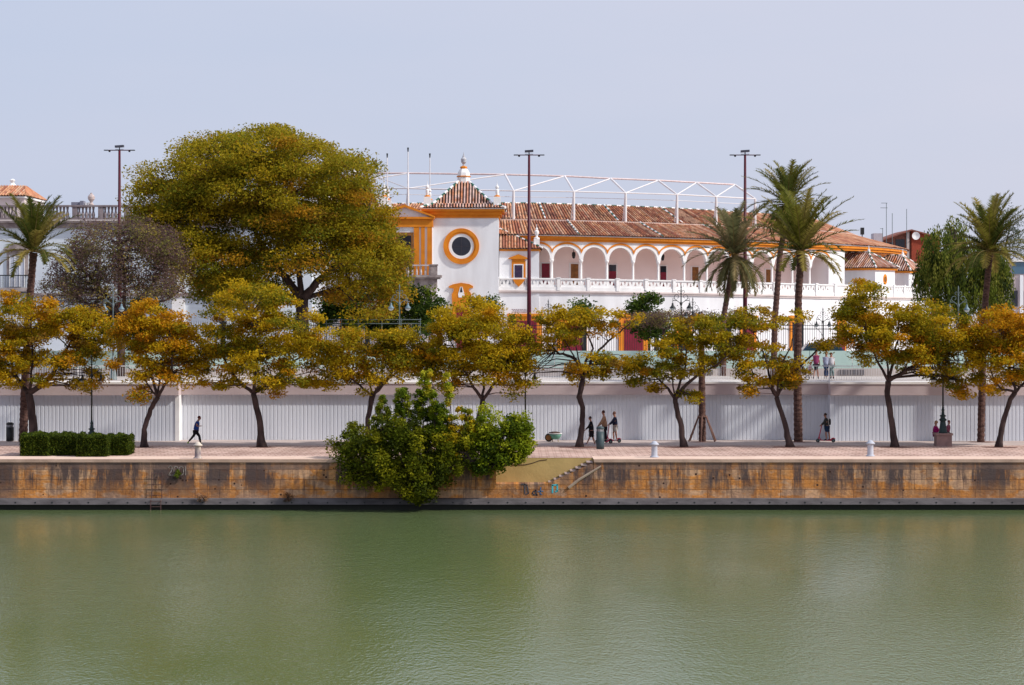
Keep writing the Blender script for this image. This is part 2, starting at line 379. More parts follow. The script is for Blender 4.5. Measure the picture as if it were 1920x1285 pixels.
# ladder
ld = empty('ladder', (X(294,QY), QY, 0), 'rusty steel ladder fixed to the embankment wall, reaching down into the water', 'ladder')
M_rust = mat('rusty_steel', (.06,.022,.025), (.13,.08,.07), 6, .7)
for px in (285, 304):
    MB().tube([(X(px,QY),QY-.12,Z(885,QY)),(X(px,QY),QY-.12,.62),(X(px,QY),QY-.50,.50),(X(px,QY),QY-.50,-.3)], .026, 6).build('rail', M_rust, ld)
for i in range(9):
    z = 2.0-.3*i
    yy = QY-.12 if z > .6 else QY-.5
    MB().tube([(X(285,QY),yy,z),(X(304,QY),yy,z)], .016, 6).build('rung', M_rust, ld)

# ---- retaining wall behind the quay
rw = empty('retaining_wall', (0, WY, QZ), 'high quayside retaining wall clad in white ribbed metal under a pink stone parapet', 'wall')
M_rib = mat('ribbed_metal', (.69,.72,.785), (.59,.62,.685), .25, .6, stretch=(1,1,.4), spec=.3)
secs = [(-3200, 336, WY-1.1), (336, 1556, WY), (1556, 5000, WY-1.1)]
ztop = Z(740, WY)
for a, e, y in secs:
    x0, x1 = X(a, y), X(e, y)
    bb = MB(); x = x0; pts = []
    while x < x1:
        r_ = .24
        for fx, dy in ((0,0),(.05,0),(.065,-.022),(.225,-.022)):
            pts.append((min(x+fx, x1), y+dy))
        x += r_
    pts.append((x1, y))
    for (ax, ay), (bx, by) in zip(pts[:-1], pts[1:]):
        if bx-ax > -1e-6: bb.quad((ax,ay,QZ-.05),(bx,by,QZ-.05),(bx,by,ztop),(ax,ay,ztop))
    bb.build('ribbed_cladding', M_rib, rw)
    MB().box(x0, x1, y-.28, y+1.4, ztop, Z(717, WY)-.08).build('parapet_face', mat('parapet_face', (.56,.46,.455), (.48,.385,.39), .5, .9), rw)
    MB().box(x0-.02, x1+.02, y-.33, y+1.45, Z(717, WY)-.08, SZ+.05).build('parapet_cap', mat('parapet_cap', (.86,.83,.80), (.80,.76,.73), .8, .8), rw)  # white cap over darker face: sun and shade put into the two colours
# end returns of the nearer sections
xL = X(336, WY-1.1)
MB().box(xL-.25, xL, WY-1.1-.06, WY-.02, QZ-.05, ztop-.002).build('return_wall', M_whiteb, rw)
xR = X(1556, WY-1.1)
MB().box(xR, xR+.25, WY-1.1-.06, WY-.02, QZ-.05, ztop-.002).build('return_wall', M_rib, rw)
# ---- white railing on the parapet
rl = empty('railing', (0, 144.2, SZ), 'white metal railing with thin uprights running along the top of the parapet', 'railing')
xx = -36.0; k = 0
while xx < 36:
    bb = MB(); bb.box(xx, xx+4, 144.18, 144.22, SZ+.99, SZ+1.04); bb.box(xx, xx+4, 144.19, 144.21, SZ+.10, SZ+.13)
    q = xx+.16
    while q < xx+3.95: bb.box(q-.009, q+.009, 144.19, 144.208, SZ+.13, SZ+.99); q += .16
    bb.build('railing_panel', M_steelw, rl)
    MB().box(xx-.035, xx+.035, 144.15, 144.24, SZ, SZ+1.08).build('post', M_steelw, rl)
    xx += 4.03
# ---- street hoarding
hd = empty('hoarding', (0, 158, SZ), 'long mint green panel barrier on a beige base along the far side of the street', 'barrier')
zt, zm = Z(658,158), Z(691,158)
x = -42
while x < 42:
    MB().box(x+.02, x+2.98, 157.98, 158.06, zm, zt).build('mint_panel', M_mint, hd)
    x += 3
MB().box(-45, 45, 157.9, 158.2, SZ, zm-.003).build('base', M_beige, hd)
for a, e in ((1573,1620),(1285,1336),(1470,1500),(600,640)):
    bb = MB(); bb.box(X(a,157.9), X(e,157.9), 157.84, 157.898, Z(703,157.9), Z(693.5,157.9))
    q = X(a,157.9)+.05
    while q < X(e,157.9)-.03: bb.box(q-.012,q+.012,157.82,157.84,Z(703,157.9),Z(693.5,157.9),1); q += .1
    bb.build('louvre', [mat('louvre', (.10,.10,.13), (.08,.08,.1), 2, .6), M_beige], hd)

# ------------------------------------------------------------------ tiled roofs
def tile_surf(cols, pitch=.26, gap=.5):
    """cols: list of (bottom, top, side, up) tile columns -> arrays"""
    V = []; F = []; C = []
    for A, B, s, n in cols:   # A eave point, B top point, s half-width vector, n normal
        ln = (B-A).length; rows = max(1, int(ln/.45)); b0 = len(V)
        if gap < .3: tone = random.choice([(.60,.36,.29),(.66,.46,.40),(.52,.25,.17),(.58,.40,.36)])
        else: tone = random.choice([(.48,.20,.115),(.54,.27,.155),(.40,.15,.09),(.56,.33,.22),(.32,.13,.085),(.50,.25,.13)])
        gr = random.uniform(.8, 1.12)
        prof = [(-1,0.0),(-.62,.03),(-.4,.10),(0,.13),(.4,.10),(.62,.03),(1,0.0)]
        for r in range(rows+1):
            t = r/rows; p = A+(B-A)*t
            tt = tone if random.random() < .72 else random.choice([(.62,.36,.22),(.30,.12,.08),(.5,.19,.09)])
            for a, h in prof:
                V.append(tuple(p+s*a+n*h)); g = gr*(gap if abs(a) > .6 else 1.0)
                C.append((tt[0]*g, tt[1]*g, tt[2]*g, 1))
        for r in range(rows):
            for k in range(6):
                F.append((b0+r*7+k, b0+r*7+k+1, b0+(r+1)*7+k+1, b0+(r+1)*7+k))
    return V, F, C
def tile_obj(name, cols, parent, gap=.55):
    V, F, C = tile_surf(cols, gap=gap)
    me = bpy.data.meshes.new(name); me.from_pydata(V, [], F); me.materials.append(M_tile)
    ca = me.color_attributes.new('col', 'FLOAT_COLOR', 'POINT'); ca.data.foreach_set('color', np.array(C, dtype=np.float32).ravel())
    me.update(); return link(name, me, parent)
def hip_cols(A, B, T0, T1, pitch=.26):
    """trapezoid face eave A-B, top T0-T1 (above A side / B side)"""
    A, B, T0, T1 = map(Vector, (A, B, T0, T1)); e = (B-A); Ln = e.length; u = e/Ln
    up = (T0-A); up = up-u*up.dot(u); hgt = up.length; v = up/hgt; n = u.cross(v)
    if n.z < 0: n = -n
    a0 = (T0-A).dot(u); b1 = Ln-(T1-A).dot(u); cols = []; k = int(Ln/pitch)
    for i in range(k):
        s = (i+.5)*Ln/k; h = hgt
        if a0 > 1e-3: h = min(h, hgt*s/a0)
        if b1 > 1e-3: h = min(h, hgt*(Ln-s)/b1)
        if h > .1: cols.append((A+u*s, A+u*s+v*h, u*(Ln/k/2*1.04), n))
    return cols
def ridge_line(b, A, B, r=.11, step=.42):
    A, B = Vector(A), Vector(B); n = max(1, int((B-A).length/step)); t = (B-A)/n
    for i in range(n):
        b.tube([A+t*i, A+t*(i+.96)], [r*1.05, r*.9], 6, m=(i%2))
M_ridge = [M_whiteb, M_whitegreen]

# ------------------------------------------------------------------ bullring
CX, CY, RR = -1.78, 250.7, 45.0
def ang(px, r=RR):
    k = (px-960)/FPX; A_ = k*k+1; B_ = -2*(k*CX+CY); C_ = CX*CX+CY*CY-r*r
    D_ = max(0, B_*B_-4*A_*C_); y = (-B_-math.sqrt(D_))/(2*A_); x = k*y
    return math.atan2(x-CX, CY-y)
def ring(th, r, z): return Vector((CX+r*math.sin(th), CY-r*math.cos(th), z))
def dz(th):   # ground and storey lines fall slightly towards the right
    return -.42*min(1, max(0, (th-ang(1000))/(ang(1500)-ang(1000))))
br_ = empty('bullring', (-5, 206, SZ), 'white and ochre bullring with tiled roofs, arcaded gallery and round-windowed gate tower', 'building')
# lower facade wall, ledge
TZ = 12.97; th_l, th_r = ang(925, RR+3), R(82)
def arc(a, e, n): return [a+(e-a)*i/n for i in range(n+1)]
def ringwall(b, a, e, n, r0, r1, z0, z1, m=0, drop=True):
    A_ = arc(a, e, n)
    for t0, t1 in zip(A_[:-1], A_[1:]):
        d0, d1 = (dz(t0), dz(t1)) if drop else (0,0)
        z0a, z0b = (z0 if z0 <= SZ+.01 else z0+d0), (z0 if z0 <= SZ+.01 else z0+d1)
        vs = [ring(t0,r1,z0a),ring(t1,r1,z0b),ring(t1,r0,z0b),ring(t0,r0,z0a),ring(t0,r1,z1+d0),ring(t1,r1,z1+d1),ring(t1,r0,z1+d1),ring(t0,r0,z1+d0)]
        b.add(vs, [(0,1,5,4),(2,3,7,6),(4,5,6,7),(0,3,2,1),(0,4,7,3),(1,2,6,5)], m)
b = MB(); ringwall(b, th_l, th_r, 40, RR+2.4, RR+2.85, SZ-.1, TZ-.1); b.build('lower_wall', M_white, br_)
b = MB(); ringwall(b, th_l, th_r, 40, RR-3.6, RR+3.05, TZ-.1, TZ+.03); ringwall(b, th_l, th_r, 40, RR+2.4, RR+2.97, TZ-.24, TZ-.102); b.build('terrace_floor', mat('terrace', (.70,.60,.58), (.6,.52,.5), 1, .9), br_)
# balustrade: rails, posts, pierced panels
b = MB(); ringwall(b, th_l, th_r, 40, RR+2.78, RR+3.02, 14.0, 14.12); ringwall(b, th_l, th_r, 40, RR+2.8, RR+3.0, TZ+.03, TZ+.36)
b.build('balustrade_rail', M_whiteb, br_)
pthr = []
t = ang(934, RR+3)
while t < th_r: pthr.append(t); t += 2.75/(RR+3)
b = MB()
for t in pthr:
    n = Vector((math.sin(t), -math.cos(t), 0)); u = Vector((math.cos(t), math.sin(t), 0)); c = ring(t, RR+2.92, 13.55+dz(t))
    b = MB(); b.obox(c, u*.13, n*.14, Vector((0,0,.54))); b.obox(c+Vector((0,0,.60)), u*.18, n*.18, Vector((0,0,.05)))
    b.build('balustrade_post', M_whiteb, br_)
b = MB(); cell = .36
for t0, t1 in zip(pthr[:-1], pthr[1:]):
    m = 7; b = MB()
    for i in range(m):
        a = t0+(t1-t0)*(.07+.86*i/m); e = t0+(t1-t0)*(.07+.86*(i+1)/m); z0, z1 = TZ+.36+dz(a), 14.0+dz(a)
        def q(u_, v_): return ring(a+(e-a)*u_, RR+2.93, z0+(z1-z0)*v_)
        o = [(0,0),(1,0),(1,1),(0,1)]
        h = [(.18,.30),(.82,.30),(.5,.86)] if i%2 == 0 else [(.18,.86),(.5,.30),(.82,.86)]
        pts = [q(*p) for p in o]+[q(*p) for p in h]
        if i%2 == 0: fs = [(0,1,5,4),(1,2,5),(2,6,5),(2,3,6),(3,0,4),(3,4,6)]
        else: fs = [(0,1,5),(0,5,4),(0,4,3),(3,4,6,2),(1,2,6),(1,6,5)]
        b.add(pts, fs)
    b.build('balustrade_panel', M_whiteb, br_)
# arcade
PX = [985,1035.2,1090.2,1138.9,1188.2,1235.6,1284.4,1327,1369,1410,1450,1488,1520.6,1556]
TH = [ang(p) for p in PX]
aw, cl, kp, ol = MB(), None, None, MB()
ZW = 17.6
for t0, t1 in zip(TH[:-1], TH[1:]):
    A, B = ring(t0, RR, 0), ring(t1, RR, 0); u = (B-A); Ln = u.length; u /= Ln; n = Vector((u.y, -u.x, 0)); dd = dz((t0+t1)/2)
    K = 14; hw = Ln/2-.17; c0 = (A+B)/2
    def pt(s, z, off=0): v = c0+u*s+n*off; return Vector((v.x, v.y, z+dd))
    prof = [(-Ln/2, 15.95)]+[(-hw*math.cos(math.pi*i/K), 15.95+1.15*math.sin(math.pi*i/K)) for i in range(K+1)]+[(Ln/2, 15.95)]
    for (s0, za), (s1, zb) in zip(prof[:-1], prof[1:]):
        aw.quad(pt(s0,za),pt(s1,zb),pt(s1,ZW),pt(s0,ZW)); aw.quad(pt(s1,zb,-.42),pt(s0,za,-.42),pt(s0,ZW,-.42),pt(s1,ZW,-.42))
        aw.quad(pt(s0,za,-.42),pt(s1,zb,-.42),pt(s1,zb),pt(s0,za))
    arcp = []
    for i in range(K+1):
        th = math.pi*(.13+.74*i/K); arcp.append((-Ln/2*math.cos(th)/math.cos(math.pi*.13), 16.28+1.14*math.sin(th)))
    for (s0, za), (s1, zb) in zip(arcp[:-1], arcp[1:]):
        ol.add([pt(s0,za-.09,.05),pt(s1,zb-.09,.05),pt(s1,zb+.09,.05),pt(s0,za+.09,.05),pt(s0,za-.09,0),pt(s1,zb-.09,0),pt(s1,zb+.09,0),pt(s0,za+.09,0)],
               [(0,1,2,3),(3,2,6,7),(0,4,5,1)])
    ol.add([pt(-Ln/2-.005,16.50,.045),pt(-Ln/2+.16,16.84,.045),pt(-Ln/2-.16,16.84,.045)], [(0,1,2)])
aw.build('arch_wall', M_whiteb, br_); ol.build('arch_moulding', M_orange, br_)
for t in TH:
    c = ring(t, RR-.2, TZ+.03+dz(t)); b = MB()
    b.lathe(c, [(.19,0),(.19,.12),(.12,.18),(.115,2.35),(.105,2.62),(.15,2.68),(.2,2.80),(.21,2.96)], 12)
    b.build('column', M_whiteb, br_, True)
b = MB(); ringwall(b, ang(960), ang(1575)+.13, 30, RR-3.8, RR-3.5, TZ, ZW); b.build('gallery_wall', M_pinkw, br_)
b = MB(); ringwall(b, ang(960), ang(1575)+.1, 26, RR-3.6, RR-.02, ZW-.002, ZW+.08); b.build('gallery_ceiling', M_pinkw, br_)
t = (TH[-1]+ang(1580))/2
b = MB(); ringwall(b, TH[-1]-.004, ang(1584), 4, RR-3.4, RR-.02, TZ, ZW); b.build('end_wall', M_white, br_)
b = MB(); ringwall(b, ang(1584), th_r, 20, RR-3.4, RR-2.4, TZ, ZW); b.build('end_wall', M_white, br_)
for px, wd, m, top in ((1023,.75,M_reddoor,0),(1077,.72,M_brown,0),(1148,.72,M_reddoor,1),(1243,.62,M_reddoor,1),(1303,.7,M_brown,0),(1391,.7,M_reddoor,1),(1440,.7,M_brown,0),(1505,.7,M_reddoor,1)):
    th = ang(px, RR-3.5); c = ring(th, RR-3.46, TZ+1.33+dz(th)); u = Vector((math.cos(th), math.sin(th), 0)); n = Vector((math.sin(th), -math.cos(th), 0))
    b = MB(); b.obox(c+n*.02, u*wd*.5, n*.03, Vector((0,0,1.3)), 0); 
    if top: b.obox(c+n*.03+Vector((0,0,1.0)), u*wd*.48, n*.035, Vector((0,0,.29)), 1)
    b.obox(c-n*.005, u*(wd*.5+.14), n*.03, Vector((0,0,1.42)), 2)
    b.build('gallery_door', [m, M_glass, M_whiteb], br_)
for px in (1083,1258,1520):   # hanging lanterns in the gallery
    th = ang(px); c = ring(th, RR-1.8, 16.2+dz(th))
    MB().lathe(c, [(.03,.9),(.03,.5),(.17,.42),(.2,.2),(.13,-.1),(.03,-.15)], 6).build('lantern', M_iron, br_)
# eaves cornice
b = MB(); ringwall(b, ang(955), R(84), 44, RR-2.6, RR+.16, ZW-.03, ZW+.18); ringwall(b, ang(950), R(84), 44, RR-.5, RR+.30, ZW+.182, ZW+.44)
b.build('eaves_cornice', M_orange, br_)
b = MB(); ringwall(b, ang(950), R(84), 44, RR-.5, RR+.36, ZW+.442, ZW+.50); b.build('eaves_fillet', M_whiteb, br_)
# roofs, radial tile columns
def ring_tiles(a, e, r0, z0, r1, z1):
    cols = []; n = int((e-a)*r0/.28)
    for i in range(n):
        t = a+(e-a)*(i+.5)/n; A, B = ring(t,r0,z0+dz(t)), ring(t,r1,z1+dz(t)); u = Vector((math.cos(t), math.sin(t), 0))
        nn = u.cross(B-A).normalized(); nn = nn if nn.z > 0 else -nn
        cols.append((A, B, u*(.145), nn))
    return cols
aL = R(-42)
ZE, ZB, ZR = ZW+.50, 19.62, 21.45
tile_obj('lower_roof', ring_tiles(ang(900), R(100), RR+.5, ZE, RR-5, ZB), br_)
tile_obj('upper_roof', ring_tiles(aL, R(104), RR-5.2, ZB+.12, RR-9.5, ZR), br_)
b = MB(); ringwall(b, ang(900), R(100), 60, RR-5.45, RR-4.9, ZB-.12, ZB+.16); b.build('roof_gutter_wall', mat('gutter', (.66,.52,.47), (.55,.4,.35), 1.5, .9), br_)
b = MB(); ringwall(b, aL, R(104), 60, RR-10, RR-9.5, TZ, ZR-.12); b.build('rear_wall', M_white, br_)
b = MB(); A_ = arc(aL, R(104), 90)
for t0, t1 in zip(A_[:-1], A_[1:]): ridge_line(b, ring(t0,RR-9.5,ZR+.03+dz(t0)), ring(t1,RR-9.5,ZR+.03+dz(t1)), .12, .5)
b.build('ridge_tiles', M_ridge, br_)
for px in (1030, 1190, 1330):     # glazed seams running down both roofs
    t = ang(px); b = MB()
    ridge_line(b, ring(t+.008,RR-9.4,ZR+.1+dz(t)), ring(t+.008,RR-5.4,ZB+.25+dz(t)), .10, .45)
    b.build('ridge_tiles', M_ridge, br_); b = MB(); ridge_line(b, ring(t+.06,RR-5,ZB+.1+dz(t)), ring(t+.06,RR+.3,ZE+.12+dz(t)), .09, .45)
    b.build('ridge_tiles', M_ridge, br_)
# small wing beside the tower
xa, xb, yf = X(936,203), X(1011,203), 202.95
b = MB(); b.box(xa, xb, yf, yf+5.5, SZ-.1, Z(470,203)); b.build('wing_wall', M_white, br_)
b = MB(); b.box(xa, xb+.1, yf-.1, yf+5.6, Z(471,203)+.002, Z(467.5,203)); b.build('wing_cornice', M_orange, br_)
ze = Z(467,203)
cols = hip_cols((xa,yf-.3,ze),(xb+.3,yf-.3,ze),(xa,yf+4,Z(430,207)),(xa+.05,yf+4,Z(430,207)))
cols += hip_cols((xb+.3,yf-.3,ze),(xb+.3,yf+8,ze),(xa+.05,yf+4,Z(430,207)),(xa+.05,yf+4.2,Z(430,207)))
tile_obj('wing_roof', cols, br_)
b = MB(); ridge_line(b, (xa+.05,yf+4,Z(430,207)+.05), (xb+.3,yf-.3,ze+.1), .1, .4); b.build('wing_ridge', M_ridge, br_)
MB().box(X(1001,203),X(1012,203),yf+.6,yf+1.2,ze-.2,Z(448,203)).lathe((X(1006.5,203),yf+.9,Z(448,203)), [(.27,0),(.27,.12),(.12,.18),(.1,.3),(.2,.5),(.21,.7),(.08,.85),(.12,.95),(.03,1.05),(.02,1.35)], 10).build('wing_pinnacle', M_whiteb, br_)
# wing window with ochre surround
wf = MB()
def XX(px): return X(px, 203)
def ZZ(py): return Z(py, 203)
wf.box(XX(959.5),XX(985.5),yf-.08,yf+.02,ZZ(523),ZZ(489)); wf.prism([(XX(953),ZZ(486)),(XX(990),ZZ(486)),(XX(990),ZZ(484)),(XX(972),ZZ(477)),(XX(954),ZZ(484))], yf-.2, yf+.02)
wf.prism([(XX(962),ZZ(489)),(XX(983),ZZ(489)),(XX(986),ZZ(486.1)),(XX(958),ZZ(486.1))], yf-.12, yf+.02)
wf.prism([(XX(961),ZZ(524)),(XX(966),ZZ(532)),(XX(972.5),ZZ(538)),(XX(979),ZZ(532)),(XX(985),ZZ(524))], yf-.3, yf-.16)
wfo = wf.build('wing_window', M_orange, br_)
MB().box(XX(963),XX(981.5),yf-.11,yf-.08,ZZ(522),ZZ(495.5)).build('window_frame', M_whiteb, wfo)
MB().box(XX(965),XX(979.5),yf-.13,yf-.112,ZZ(521),ZZ(497.5)).build('pane', mat('curtained_glass', (.03,.022,.06), (.06,.035,.07), 5, .2), wfo)
# ---- gate towers
def tower(cpx, parent):
    def x(px): return X(px-865+cpx, 202)
    def z(py): return Z(py, 202)
    y0, y1 = 202, 208.4
    b = MB(); b.box(x(801), x(935), y0, y1, SZ-.1, z(408)); b.build('tower_wall', M_white, parent)
    b = MB()
    for i, (py0, py1, e) in enumerate(((409,403,.10),(403,397,.28),(397,392.5,.50))):
        b.box(x(801)-e, x(935)+e, y0-e, y1+e, z(py0)+.002, z(py1))
    b.build('tower_cornice', M_orange, parent)
    ze, zi, za = z(391.5), z(383), z(338); xl, xr = x(801)-.62, x(935)+.62; xi0, xi1 = x(812), x(923); yc = (y0+y1)/2; xc = (xl+xr)/2
    MB().box(x(801)-.55, x(935)+.55, y0-.55, y1+.55, z(392.5)+.002, ze+.02).build('tower_eaves', M_whiteb, parent)
    cols = []; q = .45; yi0, yi1 = y0+.55, y1-.55
    E = [(xl,y0-.62,ze),(xr,y0-.62,ze),(xr,y1+.62,ze),(xl,y1+.62,ze)]; I = [(xi0,yi0,zi),(xi1,yi0,zi),(xi1,yi1,zi),(xi0,yi1,zi)]
    T = [(xc-q,yc-q,za),(xc+q,yc-q,za),(xc+q,yc+q,za),(xc-q,yc+q,za)]
    for k in range(4):
        cols += hip_cols(E[k],E[(k+1)%4],I[k],I[(k+1)%4]); cols += hip_cols(I[k],I[(k+1)%4],T[k],T[(k+1)%4])
    tile_obj('tower_roof', cols, parent, .12)
    for k in range(4):
        b = MB(); up = Vector((0,0,.08)); ridge_line(b, Vector(E[k])+up, Vector(I[k])+up, .12, .4); ridge_line(b, Vector(I[k])+up, Vector(T[k])+up, .12, .4)
        b.build('tower_ridge_tiles', M_ridge, parent)
    g = za-.35
    def lz(py): return z(py)-g
    b = MB(); b.lathe((xc,yc,g), [(.62,0),(.62,lz(330)),(.60,lz(328.5)),(.62,lz(325)),(.58,lz(320)),(.40,lz(314)),(.30,lz(312.5))], 8, 0)
    b.lathe((xc,yc,g), [(.68,lz(328.2)),(.70,lz(327.4)),(.68,lz(326.4))], 8, 1); b.lathe((xc,yc,g), [(.28,lz(312.6)),(.36,lz(310.5)),(.33,lz(308.5)),(.14,lz(307))], 8, 1)
    b.lathe((xc,yc,g), [(.12,lz(307)),(.10,lz(304)),(.24,lz(300)),(.27,lz(294)),(.20,lz(292)),(.12,lz(290)),(.10,lz(288)),(.05,lz(286)),(.02,lz(281))], 12, 2)
    b.build('lantern_finial', [M_whiteb, M_orange, mat('grey_urn', (.5,.5,.53), (.36,.36,.4), 4, .8)], parent)
    for px_, yy in ((801,y0+.35),(932,y0+.35),(801,y1-.35),(932,y1-.35)):
        b = MB(); xx = x(px_)
        b.box(xx-.32, xx+.32, yy-.32, yy+.32, ze-.1, z(369), 0); b.lathe((xx,yy,z(369)), [(.28,0),(.26,.1),(.12,.16)], 10, 1)
        b.lathe((xx,yy,z(369)), [(.11,.16),(.16,.4),(.17,.6),(.09,.72),(.17,.82),(.16,.95),(.06,1.05),(.02,1.2),(.015,1.45)], 10, 0)
        b.build('pinnacle', [M_whiteb, M_orange], parent)
    # round window
    def disc(b, r0, r1, ya, yb, m):
        K = 40
        for i in range(K):
            a, e = 2*math.pi*i/K, 2*math.pi*(i+1)/K; cx, cz = x(865), z(462)
            vs = []
            for yy in (ya, yb):
                for r_, an in ((r0,a),(r1,a),(r1,e),(r0,e)): vs.append((cx+r_*math.cos(an), yy, cz+r_*math.sin(an)))
            b.add(vs, [(0,1,2,3),(1,5,6,2),(0,3,7,4)], m)
    b = MB(); disc(b, 1.30, 1.62, y0-.16, y0+.01, 0); disc(b, 1.14, 1.30, y0-.1, y0+.01, 0); disc(b, .86, 1.14, y0-.04, y0+.01, 1)
    o = b.build('round_window', [M_orange, M_whiteb], parent)
    b = MB(); disc(b, .0, .86, y0-.012, y0+.01, 0); b.build('pane', M_glass, o)
    b = MB(); b.box(x(865)-.02, x(865)+.02, y0-.03, y0-.014, z(462)-.85, z(462)+.85); b.box(x(865)-.85, x(865)+.85, y0-.034, y0-.015, z(462)-.02, z(462)+.02)
    b.build('glazing_bar', mat('glazing_bar', (.05,.04,.05), None, 2, .5), o)
    # ochre door head with niche
    pl = [(x(851),z(640)),(x(880),z(640)),(x(880),z(572)),(x(884),z(552)),(x(879),z(545)),(x(880),z(541)),(x(887),z(540)),(x(887),z(536.5)),(x(880),z(533)),(x(865),z(530.5)),(x(850),z(533)),(x(842),z(536.5)),(x(842),z(540)),(x(850),z(541)),(x(851),z(545)),(x(847),z(552))]
    b = MB(); b.prism(pl, y0-.14, y0+.01); o = b.build('door_surround', M_orange, parent)
    b = MB(); b.prism([(x(860),z(558)),(x(870),z(558)),(x(871),z(552)),(x(867),z(538)),(x(863),z(538)),(x(859),z(552))], y0-.17, y0-.141, 0)
    b.prism([(x(862.5),z(548)),(x(867.5),z(548)),(x(865.5),z(538.5)),(x(864.5),z(538.5))], y0-.19, y0-.171, 1); b.build('niche', [M_whiteb, M_glass], o)
    b = MB(); b.box(x(856), x(875), y0-.18, y0-.141, SZ, z(575)); b.build('gate_door', M_reddoor, o)
tower(865, br_); tower(653, br_)
# pedimented gateway between the towers
g = 200.6
def gx(px): return X(px, g)
def gz(py): return Z(py, g)
b = MB(); b.box(gx(706), gx(811), g, 206, SZ-.1, gz(412)); b.build('gateway_wall', M_white, br_)
b = MB(); b.box(gx(703), gx(814), g-.35, 206, gz(411), gz(407)); b.box(gx(706), gx(811.5), g-.15, 205, gz(426), gz(411)-.002)
for a, e in ((801,810),(789.5,796.5),(776,786),(708,717),(721,728),(732,742)): b.box(gx(a), gx(e), g-.12, g+.01, gz(516), gz(426)-.002)
b.build('gateway_pilasters', M_orange, br_)
b = MB(); b.prism([(gx(708),gz(407)+.003),(gx(809),gz(407)+.003),(gx(759),gz(388))], g-.05, g+4); b.build('pediment', M_white, br_)
b = MB()
for s in (-1, 1):
    x0, x1 = gx(759), gx(759+s*56)
    b.prism([(x0,gz(389)),(x1,gz(408.4)),(x1,gz(405.4)),(x0,gz(384))][::(1 if s < 0 else -1)], g-.4, g+4.2)
b.build('raking_cornice', M_orange, br_)
for a, e in ((743,775),):
    o = MB().box(gx(a), gx(e), g-.1, g+.01, gz(516), gz(436)).build('balcony_door', M_brown, br_)
    MB().box(gx(a+4), gx(e-4), g-.13, g-.101, gz(516), gz(442)).build('pane', M_glass, o)
b = MB(); b.box(gx(688), gx(829), g-1.7, g-.02, gz(521), gz(516.5)); b.box(gx(692), gx(826), g-1.55, g-.02, gz(524), gz(521)-.003); b.box(gx(697), gx(820), g-1.3, g-.02, gz(540), gz(524)-.003)
b.build('balcony_slab', M_stone, br_)
for a, e in ((808,821),(697,709),(753,765)):
    MB().box(gx(a), gx(e), g-1.55, g-.95, gz(516.5), gz(499)).box(gx(a)-.06, gx(e)+.06, g-1.6, g-.9, gz(499), gz(496.5)).build('balcony_pier', M_stone, br_)
b = MB(); b.box(gx(697), gx(820), g-1.5, g-1.2, gz(499.5), gz(497.2))
xx = gx(711)
while xx < gx(807):
    b.lathe((xx, g-1.35, gz(516.5)), [(.07,0),(.10,.25),(.05,.55),(.07,gz(499.5)-gz(516.5))], 8); xx += .38
b.build('balcony_balusters', mat('stone_baluster', (.58,.52,.52), (.45,.4,.4), 3, .9), br_)
for px in (812, 798, 720, 706):
    MB().box(gx(px)-.36, gx(px)+.36, g-1.2, g-.45, gz(548), gz(540)-.003).lathe((gx(px), g-.82, SZ), [(.42,0),(.42,.3),(.34,.4),(.33,3),(.29,gz(552)-SZ),(.36,gz(548)-SZ)], 16).build('gateway_column', mat('column_stone', (.66,.56,.54), (.5,.42,.41), 1.5, .9), br_, False)
# street level doors with ochre surrounds
for px, wd, red, py in ((985,62,1,592),(1072,56,1,596),(1187,56,1,592),(1281,34,0,598),(1402,38,1,596),(1492,34,0,596),(1577,26,1,598)):
    t = ang(px, RR+2.85); c = ring(t, RR+2.86, 0); u = Vector((math.cos(t), math.sin(t), 0)); n = Vector((math.sin(t), -math.cos(t), 0)); hw = wd/2/20.4
    zt = 10.8-(py-590)*.049
    b = MB(); b.obox(Vector((c.x,c.y,(zt+SZ)/2)), u*hw, n*.12, Vector((0,0,(zt-SZ)/2))); b.obox(Vector((c.x,c.y,zt+.06))+n*.05, u*(hw+.12), n*.2, Vector((0,0,.12)))
    o = b.build('street_door_surround', M_orange, br_)
    MB().obox(Vector((c.x,c.y,(zt-.45+SZ)/2))+n*.1, u*hw*.66, n*.05, Vector((0,0,(zt-.45-SZ)/2))).build('street_door', M_reddoor if red else M_glass, o)
b = MB()   # small painted inscription lines
for r_ in range(3):
    x = 961+r_*2
    while x < 988:
        l_ = random.uniform(1.2, 3.2); t0 = ang(x, RR+2.86); c = ring(t0, RR+2.862, Z(580.5+r_*2.6, 203)); u = Vector((math.cos(t0), math.sin(t0), 0)); n = Vector((math.sin(t0), -math.cos(t0), 0))
        b.obox(c, u*l_/42, n*.004, Vector((0,0,.032))); x += l_+1
b.build('inscription', mat('faded_lettering', (.34,.26,.30), None, 3, .9), br_)
